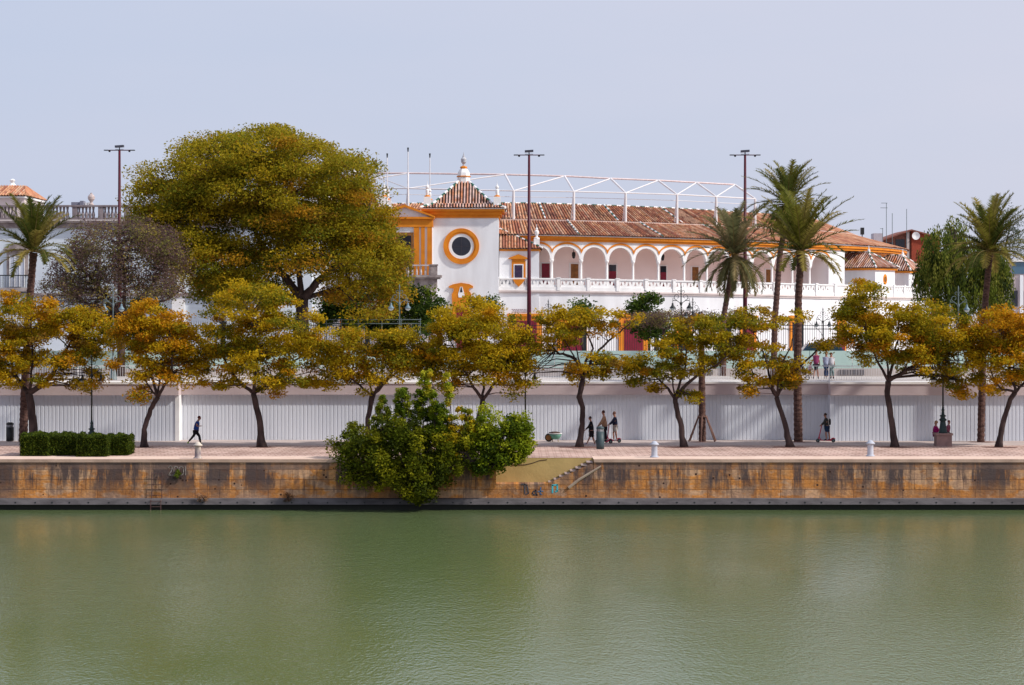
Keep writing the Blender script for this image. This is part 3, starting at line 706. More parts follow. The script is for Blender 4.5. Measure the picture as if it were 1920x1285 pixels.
# ---- terrace pavilions
def pavilion(px, w_, l_, angd, zc, name, eave=15.25):
    t = ang(px, RR+2.5); FL = ring(t, RR+2.5, 0); a = R(angd); n = Vector((math.sin(a), -math.cos(a), 0)); u = Vector((math.cos(a), math.sin(a), 0))
    c0 = FL+u*w_/2-n*l_/2
    def c(su, sn, z): v = c0+u*su*w_/2+n*sn*l_/2; return Vector((v.x, v.y, z))
    b = MB(); b.obox(Vector((c0.x,c0.y,(TZ+eave)/2-.2)), u*w_/2, n*l_/2, Vector((0,0,(eave-TZ)/2+.2))); o = b.build('pavilion_wall', M_white, br_)
    b = MB(); b.obox(Vector((c0.x,c0.y,eave+.06)), u*(w_/2+.2), n*(l_/2+.2), Vector((0,0,.1))); b.build('pavilion_cornice', M_orange, br_)
    e = 1+.35/(w_/2); f = 1+.35/(l_/2); E = [c(-e,-f,eave+.17),c(e,-f,eave+.17),c(e,f,eave+.17),c(-e,f,eave+.17)]; zt = eave+1.75
    T = [c(-.06,-.7,zt),c(.06,-.7,zt),c(.06,.25,zt),c(-.06,.25,zt)]; cols = []
    for k in range(4): cols += hip_cols(E[k],E[(k+1)%4],T[k],T[(k+1)%4])
    tile_obj('pavilion_roof', cols, br_, .15)
    b = MB(); up = Vector((0,0,.07))
    for k in range(4): ridge_line(b, E[k]+up, T[k]+up, .1, .38)
    ridge_line(b, T[3]+up, T[0]+up, .1, .38)
    b.lathe(c(0,.25,zt), [(.16,0),(.14,.3),(.05,.35),(.04,.7)], 8); b.build('pavilion_ridge', M_ridge, br_)
    k = 24; cc = c(0,1,eave-.95); b = MB()
    for r_, off, m in ((.42,.03,0),(.22,.06,1)):
        vs = [cc+u*math.cos(2*math.pi*i/k)*r_*.8+Vector((0,0,math.sin(2*math.pi*i/k)*r_*1.25))+n*off for i in range(k)]; vs += [v-n*.03 for v in vs]
        b.add(vs, [tuple(range(k))]+[(i,(i+1)%k,(i+1)%k+k,i+k) for i in range(k)], m)
    b.build('oval_window', [M_orange, M_brown], br_)
    cc = c(-1.01,-.72,TZ+1.2); MB().obox(cc, u*.03, n*.42, Vector((0,0,1.15))).build('pavilion_door', M_glass, br_)
pavilion(1641, 3.4, 5.2, 46, 0, 'a'); pavilion(1704, 3.4, 3.6, 58, 0, 'b', 15.1)

# ---- white steel canopy frame and thin lighting poles
fr = empty('canopy_frame', (8, 212, 19), 'white tubular steel truss rising in zigzags above the bullring roof', 'steel frame')
posts = [(600,353,418,0),(765,353.5,412,0),(963,358,418,1),(1076,359.5,422,1),(1173,362,424,1),(1269.5,365,428.6,1),(1343,369,431,1),(1416,373,433,1)]
def pd(px): t = ang(px, RR-5.2); return CY-(RR-5.2)*math.cos(t)
tops = []
for px, pt_, pb, one in posts:
    d = pd(px); A, B = P(px, pt_, d), P(px, pb, d)
    o = MB().tube([B-Vector((0,0,.3)), A], [.135,.11], 10).tube([B-Vector((.32,0,.3)), A-Vector((.05,0,0))], .035, 6).build('post', M_steelw, fr); tops.append(A)
peaks = [(690,325),(765,325),(947,327.5),(1058.7,330.5),(1145,335),(1234,338.5),(1306,342.5),(1378,346.5)]
pk = [P(px, py, pd(px)+4.5) for px, py in peaks]
for i in range(len(pk)-1): MB().tube([pk[i], pk[i+1]], .085, 8).build('ridge_tube', mat('rusty_white', (.72,.60,.60), (.6,.48,.48), 3, .6), fr)
for i in range(len(tops)-1):
    MB().tube([tops[i], tops[i+1]], .06, 6).build('chord', M_steelw, fr)
    MB().tube([tops[i]-Vector((0,-.4,.55)), tops[i+1]-Vector((0,-.4,.55))], .028, 5).build('chord', M_steelw, fr)
for k in range(1, len(pk)):
    i = min(k, len(tops)-1)
    MB().tube([pk[k], tops[i]], [.10,.08], 8).build('strut', M_steelw, fr)
    MB().tube([pk[k], tops[i-1]], [.06,.05], 6).build('strut', M_steelw, fr)
MB().tube([pk[-1], P(1393,356,pd(1400)+4)], .08, 6).build('strut', M_steelw, fr)
MB().tube([pk[0], tops[1]], .06, 6).build('strut', M_steelw, fr)
for px, top, lab in ((726,288,'slim white pole with a small dark tip, nearest the big tree above the roof'),(765,277,'tallest slim white pole rising from the steel frame left of the gate tower'),(806,288,'slim white pole with a dark tip just left of the tower roof')):
    o = empty('lighting_pole', P(px, 395, 210), lab, 'pole', 'slim poles on the bullring roof')
    MB().tube([P(px,398,210), P(px,top+4,210)], .045, 6).build('pole', M_steelw, o)
    MB().tube([P(px,top+8,210), P(px,top,210)], [.05,.09], 6).build('lamp_tip', M_iron, o)
# ------------------------------------------------------------------ side buildings
lb = empty('palace_building', (X(200,200), 200, SZ), 'pale blue palace with stone roof balustrade and pedimented balcony window, left of the big tree', 'building')
def lx(px): return X(px, 200)
def lz_(py): return Z(py, 200)
MB().box(lx(-160), lx(585), 200, 216, SZ-.1, lz_(414)).build('wall', M_blue_wall, lb)
b = MB(); b.box(lx(-162), lx(587), 199.45, 216.3, lz_(418), lz_(412.5)); b.box(lx(-160), lx(585), 199.75, 199.999, lz_(428), lz_(418)-.003)
b.build('cornice', M_stone, lb)
MB().box(lx(-162), lx(587), 199.4, 199.46, lz_(415), lz_(412.6)).build('cornice_edge', M_cap, lb)
b = MB(); b.box(lx(-160), lx(585), 199.8, 200.3, lz_(412)-.05, lz_(408.5)); b.box(lx(-160), lx(585), 199.75, 200.35, lz_(388), lz_(385))
px = -155
while px < 585:
    b.box(lx(px), lx(px+9), 199.82, 200.28, lz_(408.5)-.01, lz_(388)+.01)
    q = px+12.5
    while q < px+45:
        b.lathe((lx(q), 200.05, lz_(409)), [(.12,0),(.16,.3),(.08,.65),(.14,1.0)], 6); q += 6.6
    px += 48.5
b.build('roof_balustrade', mat('weathered_stone', (.27,.225,.235), (.19,.155,.165), 2, .9), lb)
for cpx in (33, 170, 310, 450):
    w_ = MB(); w_.box(lx(cpx-20), lx(cpx+20), 199.88, 200.0, lz_(516), lz_(473)); w_.box(lx(cpx-23), lx(cpx+23), 199.8, 200, lz_(473)+.003, lz_(466))
    w_.prism([(lx(cpx-26),lz_(469)),(lx(cpx+26),lz_(469)),(lx(cpx+24),lz_(466)),(lx(cpx),lz_(456)),(lx(cpx-24),lz_(466))], 199.6, 199.99)
    o = w_.build('balcony_window', M_stone, lb)
    MB().box(lx(cpx-14), lx(cpx+13), 199.84, 199.879, lz_(538), lz_(478)).build('curtained_pane', mat('net_curtain', (.55,.58,.66), (.40,.43,.52), 3, .4, stretch=(4,1,.1)), o)
    for q in (-14.5,-5,4,13): MB().box(lx(cpx+q), lx(cpx+q)+.05, 199.80, 199.839, lz_(538), lz_(478)).build('glazing_bar', M_whiteb, o)
    bb = MB(); bb.box(lx(cpx-30), lx(cpx+25), 198.9, 200, lz_(547), lz_(540)); bb.build('balcony_slab', M_stone, o)
    bb = MB(); bb.box(lx(cpx-30), lx(cpx+25), 198.92, 198.97, lz_(518), lz_(516)); q = cpx-30
    while q < cpx+25: bb.box(lx(q)-.015, lx(q)+.015, 198.93, 198.96, lz_(540)+.002, lz_(518)); q += 3.1
    bb.build('balcony_railing', M_iron, o)
for cpx in (335,): MB().box(lx(cpx-12), lx(cpx+12), 199.8, 200, SZ, lz_(428)-.01).build('pilaster', M_whiteb, lb)
MB().box(lx(-160), lx(585), 199.7, 199.999, lz_(556), lz_(550)).build('string_course', M_stone, lb)
MB().lathe((lx(171), 200.05, lz_(385)), [(.22,0),(.22,.12),(.1,.2),(.12,.3),(.3,.55),(.32,.75),(.18,.95),(.08,1.0),(.1,1.1)], 12).build('stone_urn', mat('urn_stone', (.55,.45,.43), (.4,.33,.32), 4, .9), lb)
MB().box(lx(121), lx(143), 203, 204.5, lz_(386), lz_(376)).box(lx(139), lx(146), 202.6, 203.6, lz_(386), lz_(374)).build('air_unit', mat('grey_metal', (.22,.22,.28), (.17,.17,.22), 1, .5), lb)
MB().box(lx(147), lx(152), 203, 204, lz_(386), lz_(377)).box(lx(153), lx(158), 203, 204, lz_(386), lz_(376)).build('air_unit', M_white, lb)
MB().box(lx(228), lx(237), 203, 204, lz_(386), lz_(382)).build('roof_vent', M_iron, lb)
th = empty('tiled_house', (X(10,216), 218, SZ), 'house with bright orange hip roof and white turret, behind the palace at the left edge', 'house')
def tx(px): return X(px, 217)
def tz(py): return Z(py, 217)
MB().box(tx(-90), tx(46), 217, 226, SZ, tz(372)).build('wall', mat('pinkish_wall', (.72,.62,.60), (.62,.53,.52), .5, .9), th)
MB().box(tx(-93), tx(49), 216.7, 226.3, tz(372)+.002, tz(368.5)).build('eaves', M_whiteb, th)
E = [(tx(-94),216.5,tz(368)),(tx(50),216.5,tz(368)),(tx(50),226.5,tz(368)),(tx(-94),226.5,tz(368))]
T = [(tx(-60),221,tz(345)),(tx(28),221,tz(345)),(tx(28),222,tz(345)),(tx(-60),222,tz(345))]; cols = []
for k in range(4): cols += hip_cols(E[k],E[(k+1)%4],T[k],T[(k+1)%4])
tile_obj('roof', cols, th)
MB().box(tx(-12), tx(8), 221, 222.2, tz(352), tz(344)).lathe((tx(4),221.5,tz(344)), [(.3,0),(.35,.1),(.15,.3),(.3,.55),(.1,.7)], 8).build('turret', M_whiteb, th)

bk = empty('brick_house', (X(1695,262), 262, SZ), 'red brick house with gable roof and satellite dish behind the bullring, beside the weeping tree', 'house')
def kx(px): return X(px, 262)
def kz(py): return Z(py, 262)
b = MB(); b.prism([(kx(1636),SZ),(kx(1708),SZ),(kx(1708),kz(433.5)),(kx(1636),kz(457))], 262, 272); b.build('wall', mat('brick_shaded', (.30,.13,.09), (.24,.10,.075), 4, .9), bk)
b = MB(); b.prism([(kx(1708)+.01,SZ),(kx(1760),SZ),(kx(1760),kz(447)),(kx(1708)+.01,kz(433.5))], 261.6, 272); b.build('gable_wall', M_brick, bk)
b = MB(); b.prism([(kx(1633),kz(458.5)),(kx(1707),kz(433.4)),(kx(1762),kz(447.4)),(kx(1762),kz(445)),(kx(1707),kz(430.6)),(kx(1633),kz(456))], 261.2, 272.3); b.build('roof', mat('roof_edge', (.30,.11,.08), (.2,.08,.06), 3, .9), bk)
b = MB(); b.box(kx(1679), kx(1696), 261.93, 261.999, kz(466), kz(449)); b.box(kx(1655), kx(1675), 261.93, 261.999, kz(466), kz(455)); b.build('window', M_glass, bk)
MB().box(kx(1699), kx(1703.5), 261.5, 261.95, SZ, kz(434)).build('drainpipe', M_beige, bk)
b = MB(); b.lathe((0,0,0), [(.02,0),(.25,.03),(.42,.10),(.46,.14),(.42,.13),(.02,.04)], 20)
b.v = [(kx(1714.5)+v[0], 261.1-v[2], kz(443)+v[1]) for v in b.v]; b.build('satellite_dish', M_whiteb, bk)
MB().tube([(kx(1715),261.2,kz(443)),(kx(1715),261.6,kz(447))], .04, 6).build('dish_bracket', M_iron, bk)
for px, top, yd in ((1662,381,250),(1673,400,250),(1700,392,255),(1655,428,250)):
    lab = {1662:'tall rooftop aerial with two crossbars, highest of the aerials right of the bullring roof',1673:'thin plain aerial between the crossbar aerial and the brick gable',1700:'thin plain mast standing on the brick gable',1655:'shortest rooftop aerial with a small crossbar, just above the bullring roof edge'}[px]
    o = empty('roof_aerial', P(px, 460, yd), lab, 'aerial', 'aerials above the roofs')
    MB().tube([P(px,462,yd), P(px,top,yd)], .035, 5).build('mast', M_grey_iron, o)
    if px in (1662, 1655):
        for dy_, l_ in (((0,6),(9,7)) if px == 1662 else ((1,3),)):
            MB().tube([P(px-l_*1.6,top+dy_,yd), P(px+l_*.3,top+dy_,yd)], .03, 5).build('crossbar', M_grey_iron, o)
MB_ = MB(); MB_.box(X(1628,262), X(1645,262), 258, 260, Z(456,262), Z(440,262))
tag(MB_.build('chimney_stack', mat('grey_block', (.52,.50,.55), (.45,.43,.48), 1, .9)), 'small pale grey rooftop block just left of the brick house', 'chimney')
MB_ = MB(); MB_.box(X(1614.5,250), X(1620.5,250), 250, 250.6, Z(440,250), Z(427,250)).box(X(1616.6,250), X(1617.8,250), 250.1, 250.4, Z(456,250), Z(440,250)+.01)
tag(MB_.build('floodlight', M_iron), 'small black floodlight on the right end of the bullring roof ridge', 'floodlight')
eb = empty('office_building', (X(1915,232), 232, SZ), 'pale building with a blue glass band at the right edge behind the palm', 'building')
b = MB(); b.box(X(1884,232), X(2200,232), 232, 245, SZ, Z(487,232)); b.build('wall', mat('greyish_wall', (.52,.44,.44), (.42,.35,.36), .6, .9), eb)
MB().box(X(1882,232), X(2202,232), 231.7, 232, Z(491,232), Z(486,232)).build('cornice', M_whiteb, eb)
MB().box(X(1897,232), X(2180,232), 231.9, 231.99, Z(514,232), Z(492,232)-.01).build('window_band', mat('blue_glass', (.05,.11,.18), (.07,.14,.2), .4, .15, spec=.6), eb)
for px in (1888, 1912, 1936, 1960):
    MB().box(X(px,232), X(px+6,232), 231.85, 231.99, SZ, Z(516,232)).build('pilaster', M_white, eb)
for px in (1897, 1921, 1945):
    MB().box(X(px,232), X(px+11,232), 231.93, 231.99, Z(575,232), Z(545,232)).build('window', M_glass, eb)

# ------------------------------------------------------------------ iron fence in front of the bullring
fc = empty('iron_fence', (X(1000,186), 186, SZ), 'tall black spiked iron fence between the bullring and the street', 'fence')
ft = Z(604,186)
for i in range(-6, 8):
    x0 = X(960,186)+i*6.0
    o = MB().box(x0-.2, x0+.2, 185.8, 186.2, SZ-.02, ft-.1).box(x0-.27, x0+.27, 185.73, 186.27, ft-.1, ft+.05).lathe((x0,186,ft+.05), [(.14,0),(.2,.18),(.16,.3),(.05,.42),(.06,.5),(.01,.85)], 8).build('fence_pillar', M_iron, fc)
    b = MB(); b.box(x0+.22, x0+5.78, 185.97, 186.03, SZ+.25, SZ+.31); b.box(x0+.22, x0+5.78, 185.97, 186.03, ft-.62, ft-.55); b.box(x0+.22, x0+5.78, 185.97, 186.03, ft-.32, ft-.27)
    q = x0+.36
    while q < x0+5.7: b.tube([(q,186,SZ+.02),(q,186,ft-.1),(q,186,ft+.12)], [.022,.022,.002], 4); q += .19
    b.build('fence_bars', M_iron, fc)
b = MB()
dr = empty('park_railing', (X(690,172), 172, SZ), 'dark horizontal rail guard with slim posts in front of the dense green trees', 'railing')
for py in (599.5, 607): b.tube([P(606,py,172), P(790,py,172)], .03, 5)
b.build('rail', M_grey_iron, dr)
for px in (612,640,672,716,752,788): MB().tube([(X(px,172),172,SZ),P(px,597,172)], .03, 5).build('post', M_grey_iron, dr)

# ------------------------------------------------------------------ foliage
def leaves(name, C, S, col, parent, m, aspect=.42, droop=.25, flat=.5, vertical=False):
    """C (N,3) centres, S (N) lengths, col (N,3)"""
    n = len(C)
    if n == 0: return None
    a = rng.uniform(0, 2*np.pi, n); el = rng.normal(-droop, .5, n)
    if vertical: el = rng.normal(-1.25, .22, n)
    U = np.stack([np.cos(a)*np.cos(el), np.sin(a)*np.cos(el), np.sin(el)], 1)
    Nn = rng.normal(0, 1, (n,3)); Nn[:,2] += flat*2.2
    V_ = np.cross(Nn, U); V_ /= np.linalg.norm(V_, axis=1)[:,None]+1e-9
    U = U*S[:,None]*.5; V_ = V_*S[:,None]*.5*aspect
    v = np.stack([C-U, C+V_-U*.1, C+U, C-V_-U*.1], 1).reshape(-1,3).astype(np.float32)
    me = bpy.data.meshes.new(name); me.vertices.add(4*n); me.vertices.foreach_set('co', v.ravel())
    me.loops.add(4*n); me.loops.foreach_set('vertex_index', np.arange(4*n, dtype=np.int32))
    me.polygons.add(n); me.polygons.foreach_set('loop_start', np.arange(0, 4*n, 4, dtype=np.int32))
    try: me.polygons.foreach_set('loop_total', np.full(n, 4, dtype=np.int32))
    except Exception: pass
    me.materials.append(m); me.update(calc_edges=True)
    ca = me.color_attributes.new('col', 'FLOAT_COLOR', 'POINT')
    cc = np.ones((n,4,4), dtype=np.float32); cc[:,:,:3] = col[:,None,:]; ca.data.foreach_set('color', cc.ravel())
    return link(name, me, parent)
def palette(pal, n):
    w_ = np.array([p[0] for p in pal], float); w_ /= w_.sum()
    cs = np.array([p[1] for p in pal]); return cs[rng.choice(len(pal), n, p=w_)]
YEL=(.53,.355,.012); ORG=(.56,.255,.010); OLV=(.30,.235,.010); GRN=(.13,.15,.012); DGR=(.030,.055,.016); BRN=(.20,.105,.025); LIM=(.26,.29,.025); RST=(.46,.155,.012)
def sample_lobes(lobes, n, s, d, depth):
    """points inside the union of the traced lobes, with real depth"""
    ar = np.array([l[2]*l[3] for l in lobes], float); k = rng.choice(len(lobes), n, p=ar/ar.sum())
    Lb = np.array(lobes, float)[k]
    xs = Lb[:,0]-Lb[:,2]; cx = (min(l[0]-l[2] for l in lobes)+max(l[0]+l[2] for l in lobes))/2; rx = (max(l[0]+l[2] for l in lobes)-min(l[0]-l[2] for l in lobes))/2
    a = rng.uniform(0, 2*np.pi, n); r = rng.uniform(0, 1, n)**.42
    px = Lb[:,0]+Lb[:,2]*r*np.cos(a); py = Lb[:,1]+Lb[:,3]*r*np.sin(a)
    f = np.sqrt(np.clip(1-((px-cx)/rx)**2*.85, .1, 1))
    fr_ = np.sqrt(np.clip(1-(r*.75)**2, .1, 1))
    yy = d+rng.uniform(-1, 1, n)*depth*f*fr_
    return np.stack([(px-960)*yy/FPX, yy, H-(py-HY)*yy/FPX], 1)
def tree(name, label, cat, d, trunk, limbs, lobes, pal, npad, nleaf, ls, group=None, depth=3.0, padr=(.42,.82), flatten=.52, zb=QZ, bark=None, twig=True, mm=None, trr=None, droop=.25, vertical=False, jit=.15, aspect=.5, gaps=0, top_pal=None, twr=.03, dens=None):
    bark = bark or M_bark; kd = dens if dens else 1.75; nleaf = int(nleaf*(kd*1.35 if name == 'quay_tree' else 2.4 if name == 'shade_tree' else 1.3)); npad = int(npad*(1.3 if name == 'quay_tree' else 1.25 if name == 'shade_tree' else 1)); root = empty(name, (X(trunk[0][0], d), d, zb), label, cat, group)
    s = FPX/d; T = [Vector((X(p[0],d), d, Z(p[1],d))) for p in trunk]; T[0].z = zb-.05
    b = MB(); r0 = trunk[0][2]; rs = [p[2] for p in trunk]
    Tp, Rp = [], []
    for i in range(len(T)-1):
        for q in range(4):
            t = q/4; Tp.append(T[i].lerp(T[i+1], t)+Vector((random.uniform(-.03,.03),random.uniform(-.03,.03),0))); Rp.append((rs[i]*(1-t)+rs[i+1]*t)*random.uniform(.93,1.08))
    Tp.append(T[-1]); Rp.append(rs[-1]); Rp[0] *= 1.45; Rp[1] *= 1.12
    b.tube(Tp, Rp, 10); b.build('trunk', bark, root, True)
    nodes = []; b = MB()
    for lm in limbs:
        pts = [T[-1] if lm[0] == 0 else T[lm[0]]] ; r_ = lm[1]; dep = random.uniform(-.5, .5); dd = 0
        for k, p in enumerate(lm[2]):
            dd += dep*random.uniform(.4, 1.2); pts.append(Vector((X(p[0],d), d+dd, Z(p[1],d))))
        fine = []
        for i in range(len(pts)-1):
            for q in range(3): fine.append(pts[i].lerp(pts[i+1], q/3)+Vector([random.uniform(-.05,.05) for _ in range(3)])*(1 if i+q else 0))
        fine.append(pts[-1]); m_ = len(fine)
        b.tube(fine, [r_*(1-.72*i/(m_-1)) for i in range(m_)], 7)
        nodes += [(p, r_*(1-.72*i/(m_-1))) for i, p in enumerate(fine[1:], 1)]
    pads = sample_lobes(lobes, npad, s, d, depth)
    if not nodes: nodes = [(T[-1], rs[-1])]
    NP_ = np.array([tuple(n_[0]) for n_ in nodes])
    if twig:
        for c in pads[:: (1 if npad < 250 or name == 'leafless_tree' else 2)]:
            dist = np.linalg.norm(NP_-c, axis=1)+np.where(NP_[:,2] > c[2]+.2, 2.0, 0); j = int(np.argmin(dist)); A = Vector(NP_[j]); B = Vector(c); r_ = min(nodes[j][1]*.6, .02+dist[j]*.016)
            M1 = A.lerp(B, .35)+Vector((random.uniform(-.15,.15),random.uniform(-.15,.15),random.uniform(-.05,.2)))*min(1.5,dist[j]*.4); M2 = A.lerp(B, .7)+Vector((random.uniform(-.15,.15),random.uniform(-.15,.15),random.uniform(-.05,.2)))*min(1.5,dist[j]*.4)
            b.tube([A, M1, M2, B], [r_, r_*.75, r_*.5, twr*.35], 4, cap=False)
    if b.v: b.build('branches', bark, root, True)
    # leaves
    pr = rng.uniform(padr[0], padr[1], npad); per = max(4, int(nleaf/npad)); n = per*npad
    idx = np.repeat(np.arange(npad), per); g = rng.normal(0, .5, (n,3)); g /= np.maximum(1, np.linalg.norm(g, axis=1)/1.15)[:,None]
    C = pads[idx]+g*pr[idx][:,None]*np.array([1,1,flatten])
    zmin, zmax = pads[:,2].min(), pads[:,2].max()
    pc = palette(pal, npad)
    if top_pal is not None:
        tp_ = palette(top_pal, npad); hh = (pads[:,2]-zmin)/(zmax-zmin+1e-6); pick = rng.uniform(0,1,npad) < np.clip(hh*1.3-.25, 0, 1); pc = np.where(pick[:,None], tp_, pc)
    col = pc[idx]*rng.uniform(1-jit*1.6, 1+jit*1.6, n)[:,None]
    col = col*.72+palette(pal, n)*.28
    sw = rng.uniform(0,1,n) < .10; col[sw] = palette(pal, int(sw.sum()))
    S = rng.uniform(.65, 1.35, n)*ls
    leaves('crown', C, S, col, root, mm or M_leaf, aspect=aspect, droop=droop, vertical=vertical)
    return root
ROW = 'row of yellow-leaved trees on the quay'
PA = [(3,YEL),(1.6,OLV),(1.1,ORG),(1.4,GRN),(.6,BRN)]
DT = 135.6
LSZ = .185
tree('quay_tree', 'broad orange and yellow tree at the left edge, its trunk behind the clipped hedge', 'tree', 137.5,
 [(64,832,.30),(62,790,.24),(54,738,.22)], [(0,.17,[(40,725),(22,700),(10,660),(20,620)]),(0,.19,[(80,722),(100,700),(108,680),(130,640),(150,610)]),(0,.10,[(60,700),(62,650),(58,600)])],
 [(60,602,72,42),(18,660,50,50),(110,640,70,60),(150,690,52,42),(55,695,70,30),(172,622,32,42),(15,590,45,40),(120,600,45,35),(-30,650,60,70)], [(3.4,YEL),(1.6,ORG),(1.9,OLV),(1.1,GRN),(.4,BRN)], 150, 17000, LSZ, ROW, 3.0)
tree('quay_tree', 'rounded orange-topped tree on a slim S-shaped trunk, between the quay lamp and the running man', 'tree', DT,
 [(270,838,.20),(271,805,.16),(282,768,.15),(296,745,.15)], [(0,.11,[(288,725),(283,700),(270,660),(262,620)]),(0,.11,[(312,722),(325,700),(330,660),(325,620)]),(0,.07,[(300,700),(305,650),(300,600)]),(0,.07,[(270,715),(240,690)])],
 [(285,602,52,36),(255,640,45,45),(312,650,52,50),(236,690,34,32),(335,690,40,32),(290,705,45,24),(348,645,26,28),(268,738,18,14),(325,612,30,26)], [(2.4,YEL),(2.2,ORG),(1.8,OLV),(1.2,GRN),(.4,RST)], 105, 11500, LSZ, ROW, 2.4, top_pal=[(3,ORG),(2,YEL)])
tree('quay_tree', 'tallest yellow quay tree with a slightly leaning dark trunk, left of the overhanging bush', 'tree', DT,
 [(491,838,.25),(487,790,.18),(475,738,.16)], [(0,.12,[(455,722),(430,695),(415,660),(420,620)]),(0,.12,[(500,718),(530,695),(560,670),(580,650)]),(0,.11,[(480,700),(485,650),(470,590)])],
 [(470,572,62,42),(435,622,58,58),(528,620,66,58),(572,675,50,48),(480,685,72,48),(408,690,42,40),(602,700,28,34),(520,722,36,22),(480,630,60,50),(562,612,40,34),(592,645,30,28)], [(4,YEL),(1.8,OLV),(.8,ORG),(1.6,GRN)], 165, 17500, LSZ, ROW, 3.2)
tree('quay_tree', 'low flat-topped yellow tree rising behind the overhanging bush', 'tree', DT,
 [(691,840,.19),(690,785,.15),(697,742,.14)], [(0,.12,[(715,725),(737,702),(760,690),(790,680)]),(0,.08,[(675,722),(655,705),(640,690)]),(1,.09,[(705,730),(735,700),(742,670),(745,650)]),(0,.06,[(695,715),(688,680),(690,650)])],
 [(690,650,76,36),(640,642,40,30),(742,658,52,34),(656,690,48,26),(712,700,42,20),(775,682,30,22),(690,727,20,9),(625,670,22,20),(760,640,28,22)], [(3.4,YEL),(2.6,OLV),(.8,ORG),(1.2,GRN),(.6,BRN)], 100, 9800, LSZ, ROW, 2.6)
tree('quay_tree', 'dense golden tree in front of the round-windowed tower, forking trunk above the bush', 'tree', DT,
 [(902,840,.20),(897,790,.16),(905,750,.15)], [(0,.11,[(888,725),(878,705),(860,670),(845,640)]),(0,.11,[(925,722),(945,700),(960,670),(965,640)]),(0,.09,[(907,715),(905,670),(885,620)])],
 [(880,595,66,36),(848,640,48,46),(922,640,70,52),(880,690,72,38),(950,690,40,38),(815,668,28,40),(968,642,24,38),(958,728,12,14),(842,716,26,18),(890,645,60,40)], [(4,YEL),(2.2,OLV),(.7,ORG),(1.4,GRN)], 160, 17000, LSZ, ROW, 3.1)
tree('quay_tree', 'open-crowned tree with bare spreading limbs and a knobbly trunk, left of the walking boy', 'tree', DT,
 [(1086,839,.23),(1092,795,.16),(1093,765,.15),(1086,745,.17),(1093,712,.16)], [(0,.12,[(1082,678),(1068,668),(1048,664),(1030,645),(1010,632)]),(0,.10,[(1098,680),(1112,655),(1103,625),(1095,605)]),(0,.11,[(1110,672),(1130,650),(1160,622),(1180,607)]),(0,.06,[(1075,668),(1060,640),(1048,615)]),(0,.06,[(1085,672),(1078,640),(1082,620)])],
 [(1078,606,50,28),(1040,600,30,24),(1055,630,30,20),(1118,618,36,22),(1172,600,34,14),(1106,680,36,24),(1150,698,28,22),(1018,640,16,22),(1122,590,18,12),(990,668,18,30),(1085,700,20,20),(1150,672,24,18),(985,705,20,20)], [(3.4,YEL),(2.4,OLV),(.9,ORG),(1,GRN),(.6,BRN)], 100, 8600, LSZ, ROW, 2.2, dens=1.35, padr=(.35,.65))
tree('quay_tree', 'olive-green tree leaning right beside the propped palm trunk', 'tree', DT,
 [(1282,839,.20),(1277,800,.16),(1268,762,.15),(1266,748,.15)], [(0,.13,[(1285,722),(1310,702),(1340,684),(1368,662)]),(0,.10,[(1252,728),(1228,705),(1205,690)]),(0,.09,[(1278,715),(1287,685),(1290,650),(1300,625)]),(0,.06,[(1262,712),(1255,680),(1250,650)])],
 [(1302,622,46,28),(1345,652,48,28),(1228,672,52,30),(1196,700,32,20),(1275,655,30,24),(1350,606,38,14),(1375,640,26,28),(1290,742,18,12),(1208,727,22,8),(1325,690,24,12),(1255,700,24,12)], [(2.6,YEL),(3.2,OLV),(.5,ORG),(2.2,GRN),(.4,BRN)], 105, 10000, LSZ, ROW, 2.6, dens=1.5, padr=(.38,.72))
tree('quay_tree', 'sparse yellow tree with gaps in its crown, leaning left of the tallest palm trunk', 'tree', DT,
 [(1481,839,.21),(1472,795,.16),(1456,745,.15)], [(0,.10,[(1446,718),(1440,690),(1430,655),(1412,625)]),(0,.11,[(1475,712),(1500,690),(1535,655),(1562,637)]),(0,.08,[(1458,710),(1465,680),(1480,650),(1490,610)]),(0,.05,[(1440,722),(1415,700),(1395,680)])],
 [(1408,596,38,26),(1448,606,30,16),(1438,695,56,26),(1484,690,26,24),(1390,655,26,26),(1440,655,32,12),(1500,590,16,9),(1398,735,14,12),(1540,650,18,8),(1470,715,30,14),(1560,640,12,10)], [(3.6,YEL),(2.4,OLV),(1.1,ORG),(1,GRN),(.4,BRN)], 88, 7000, LSZ, ROW, 2.1, dens=1.35, padr=(.34,.62))
tree('quay_tree', 'largest dark olive and orange tree beside the electric scooter rider, spreading to the pedestal lamp', 'tree', DT,
 [(1678,839,.24),(1672,795,.18),(1664,740,.18),(1665,715,.18)], [(0,.10,[(1655,695),(1640,670),(1625,630),(1615,580)]),(3,.15,[(1692,700),(1712,685),(1740,668),(1770,650)]),(0,.11,[(1675,680),(1685,640),(1690,600)]),(0,.08,[(1668,690),(1655,640),(1650,590)])],
 [(1620,552,38,24),(1660,596,80,28),(1618,622,50,34),(1690,632,70,45),(1762,622,60,45),(1650,662,60,22),(1722,676,52,26),(1782,680,56,40),(1800,722,36,18),(1600,585,30,24),(1730,590,50,24)], [(3.0,YEL),(3.2,OLV),(1.0,ORG),(2,GRN),(.4,RST)], 185, 19000, LSZ, ROW, 3.4)
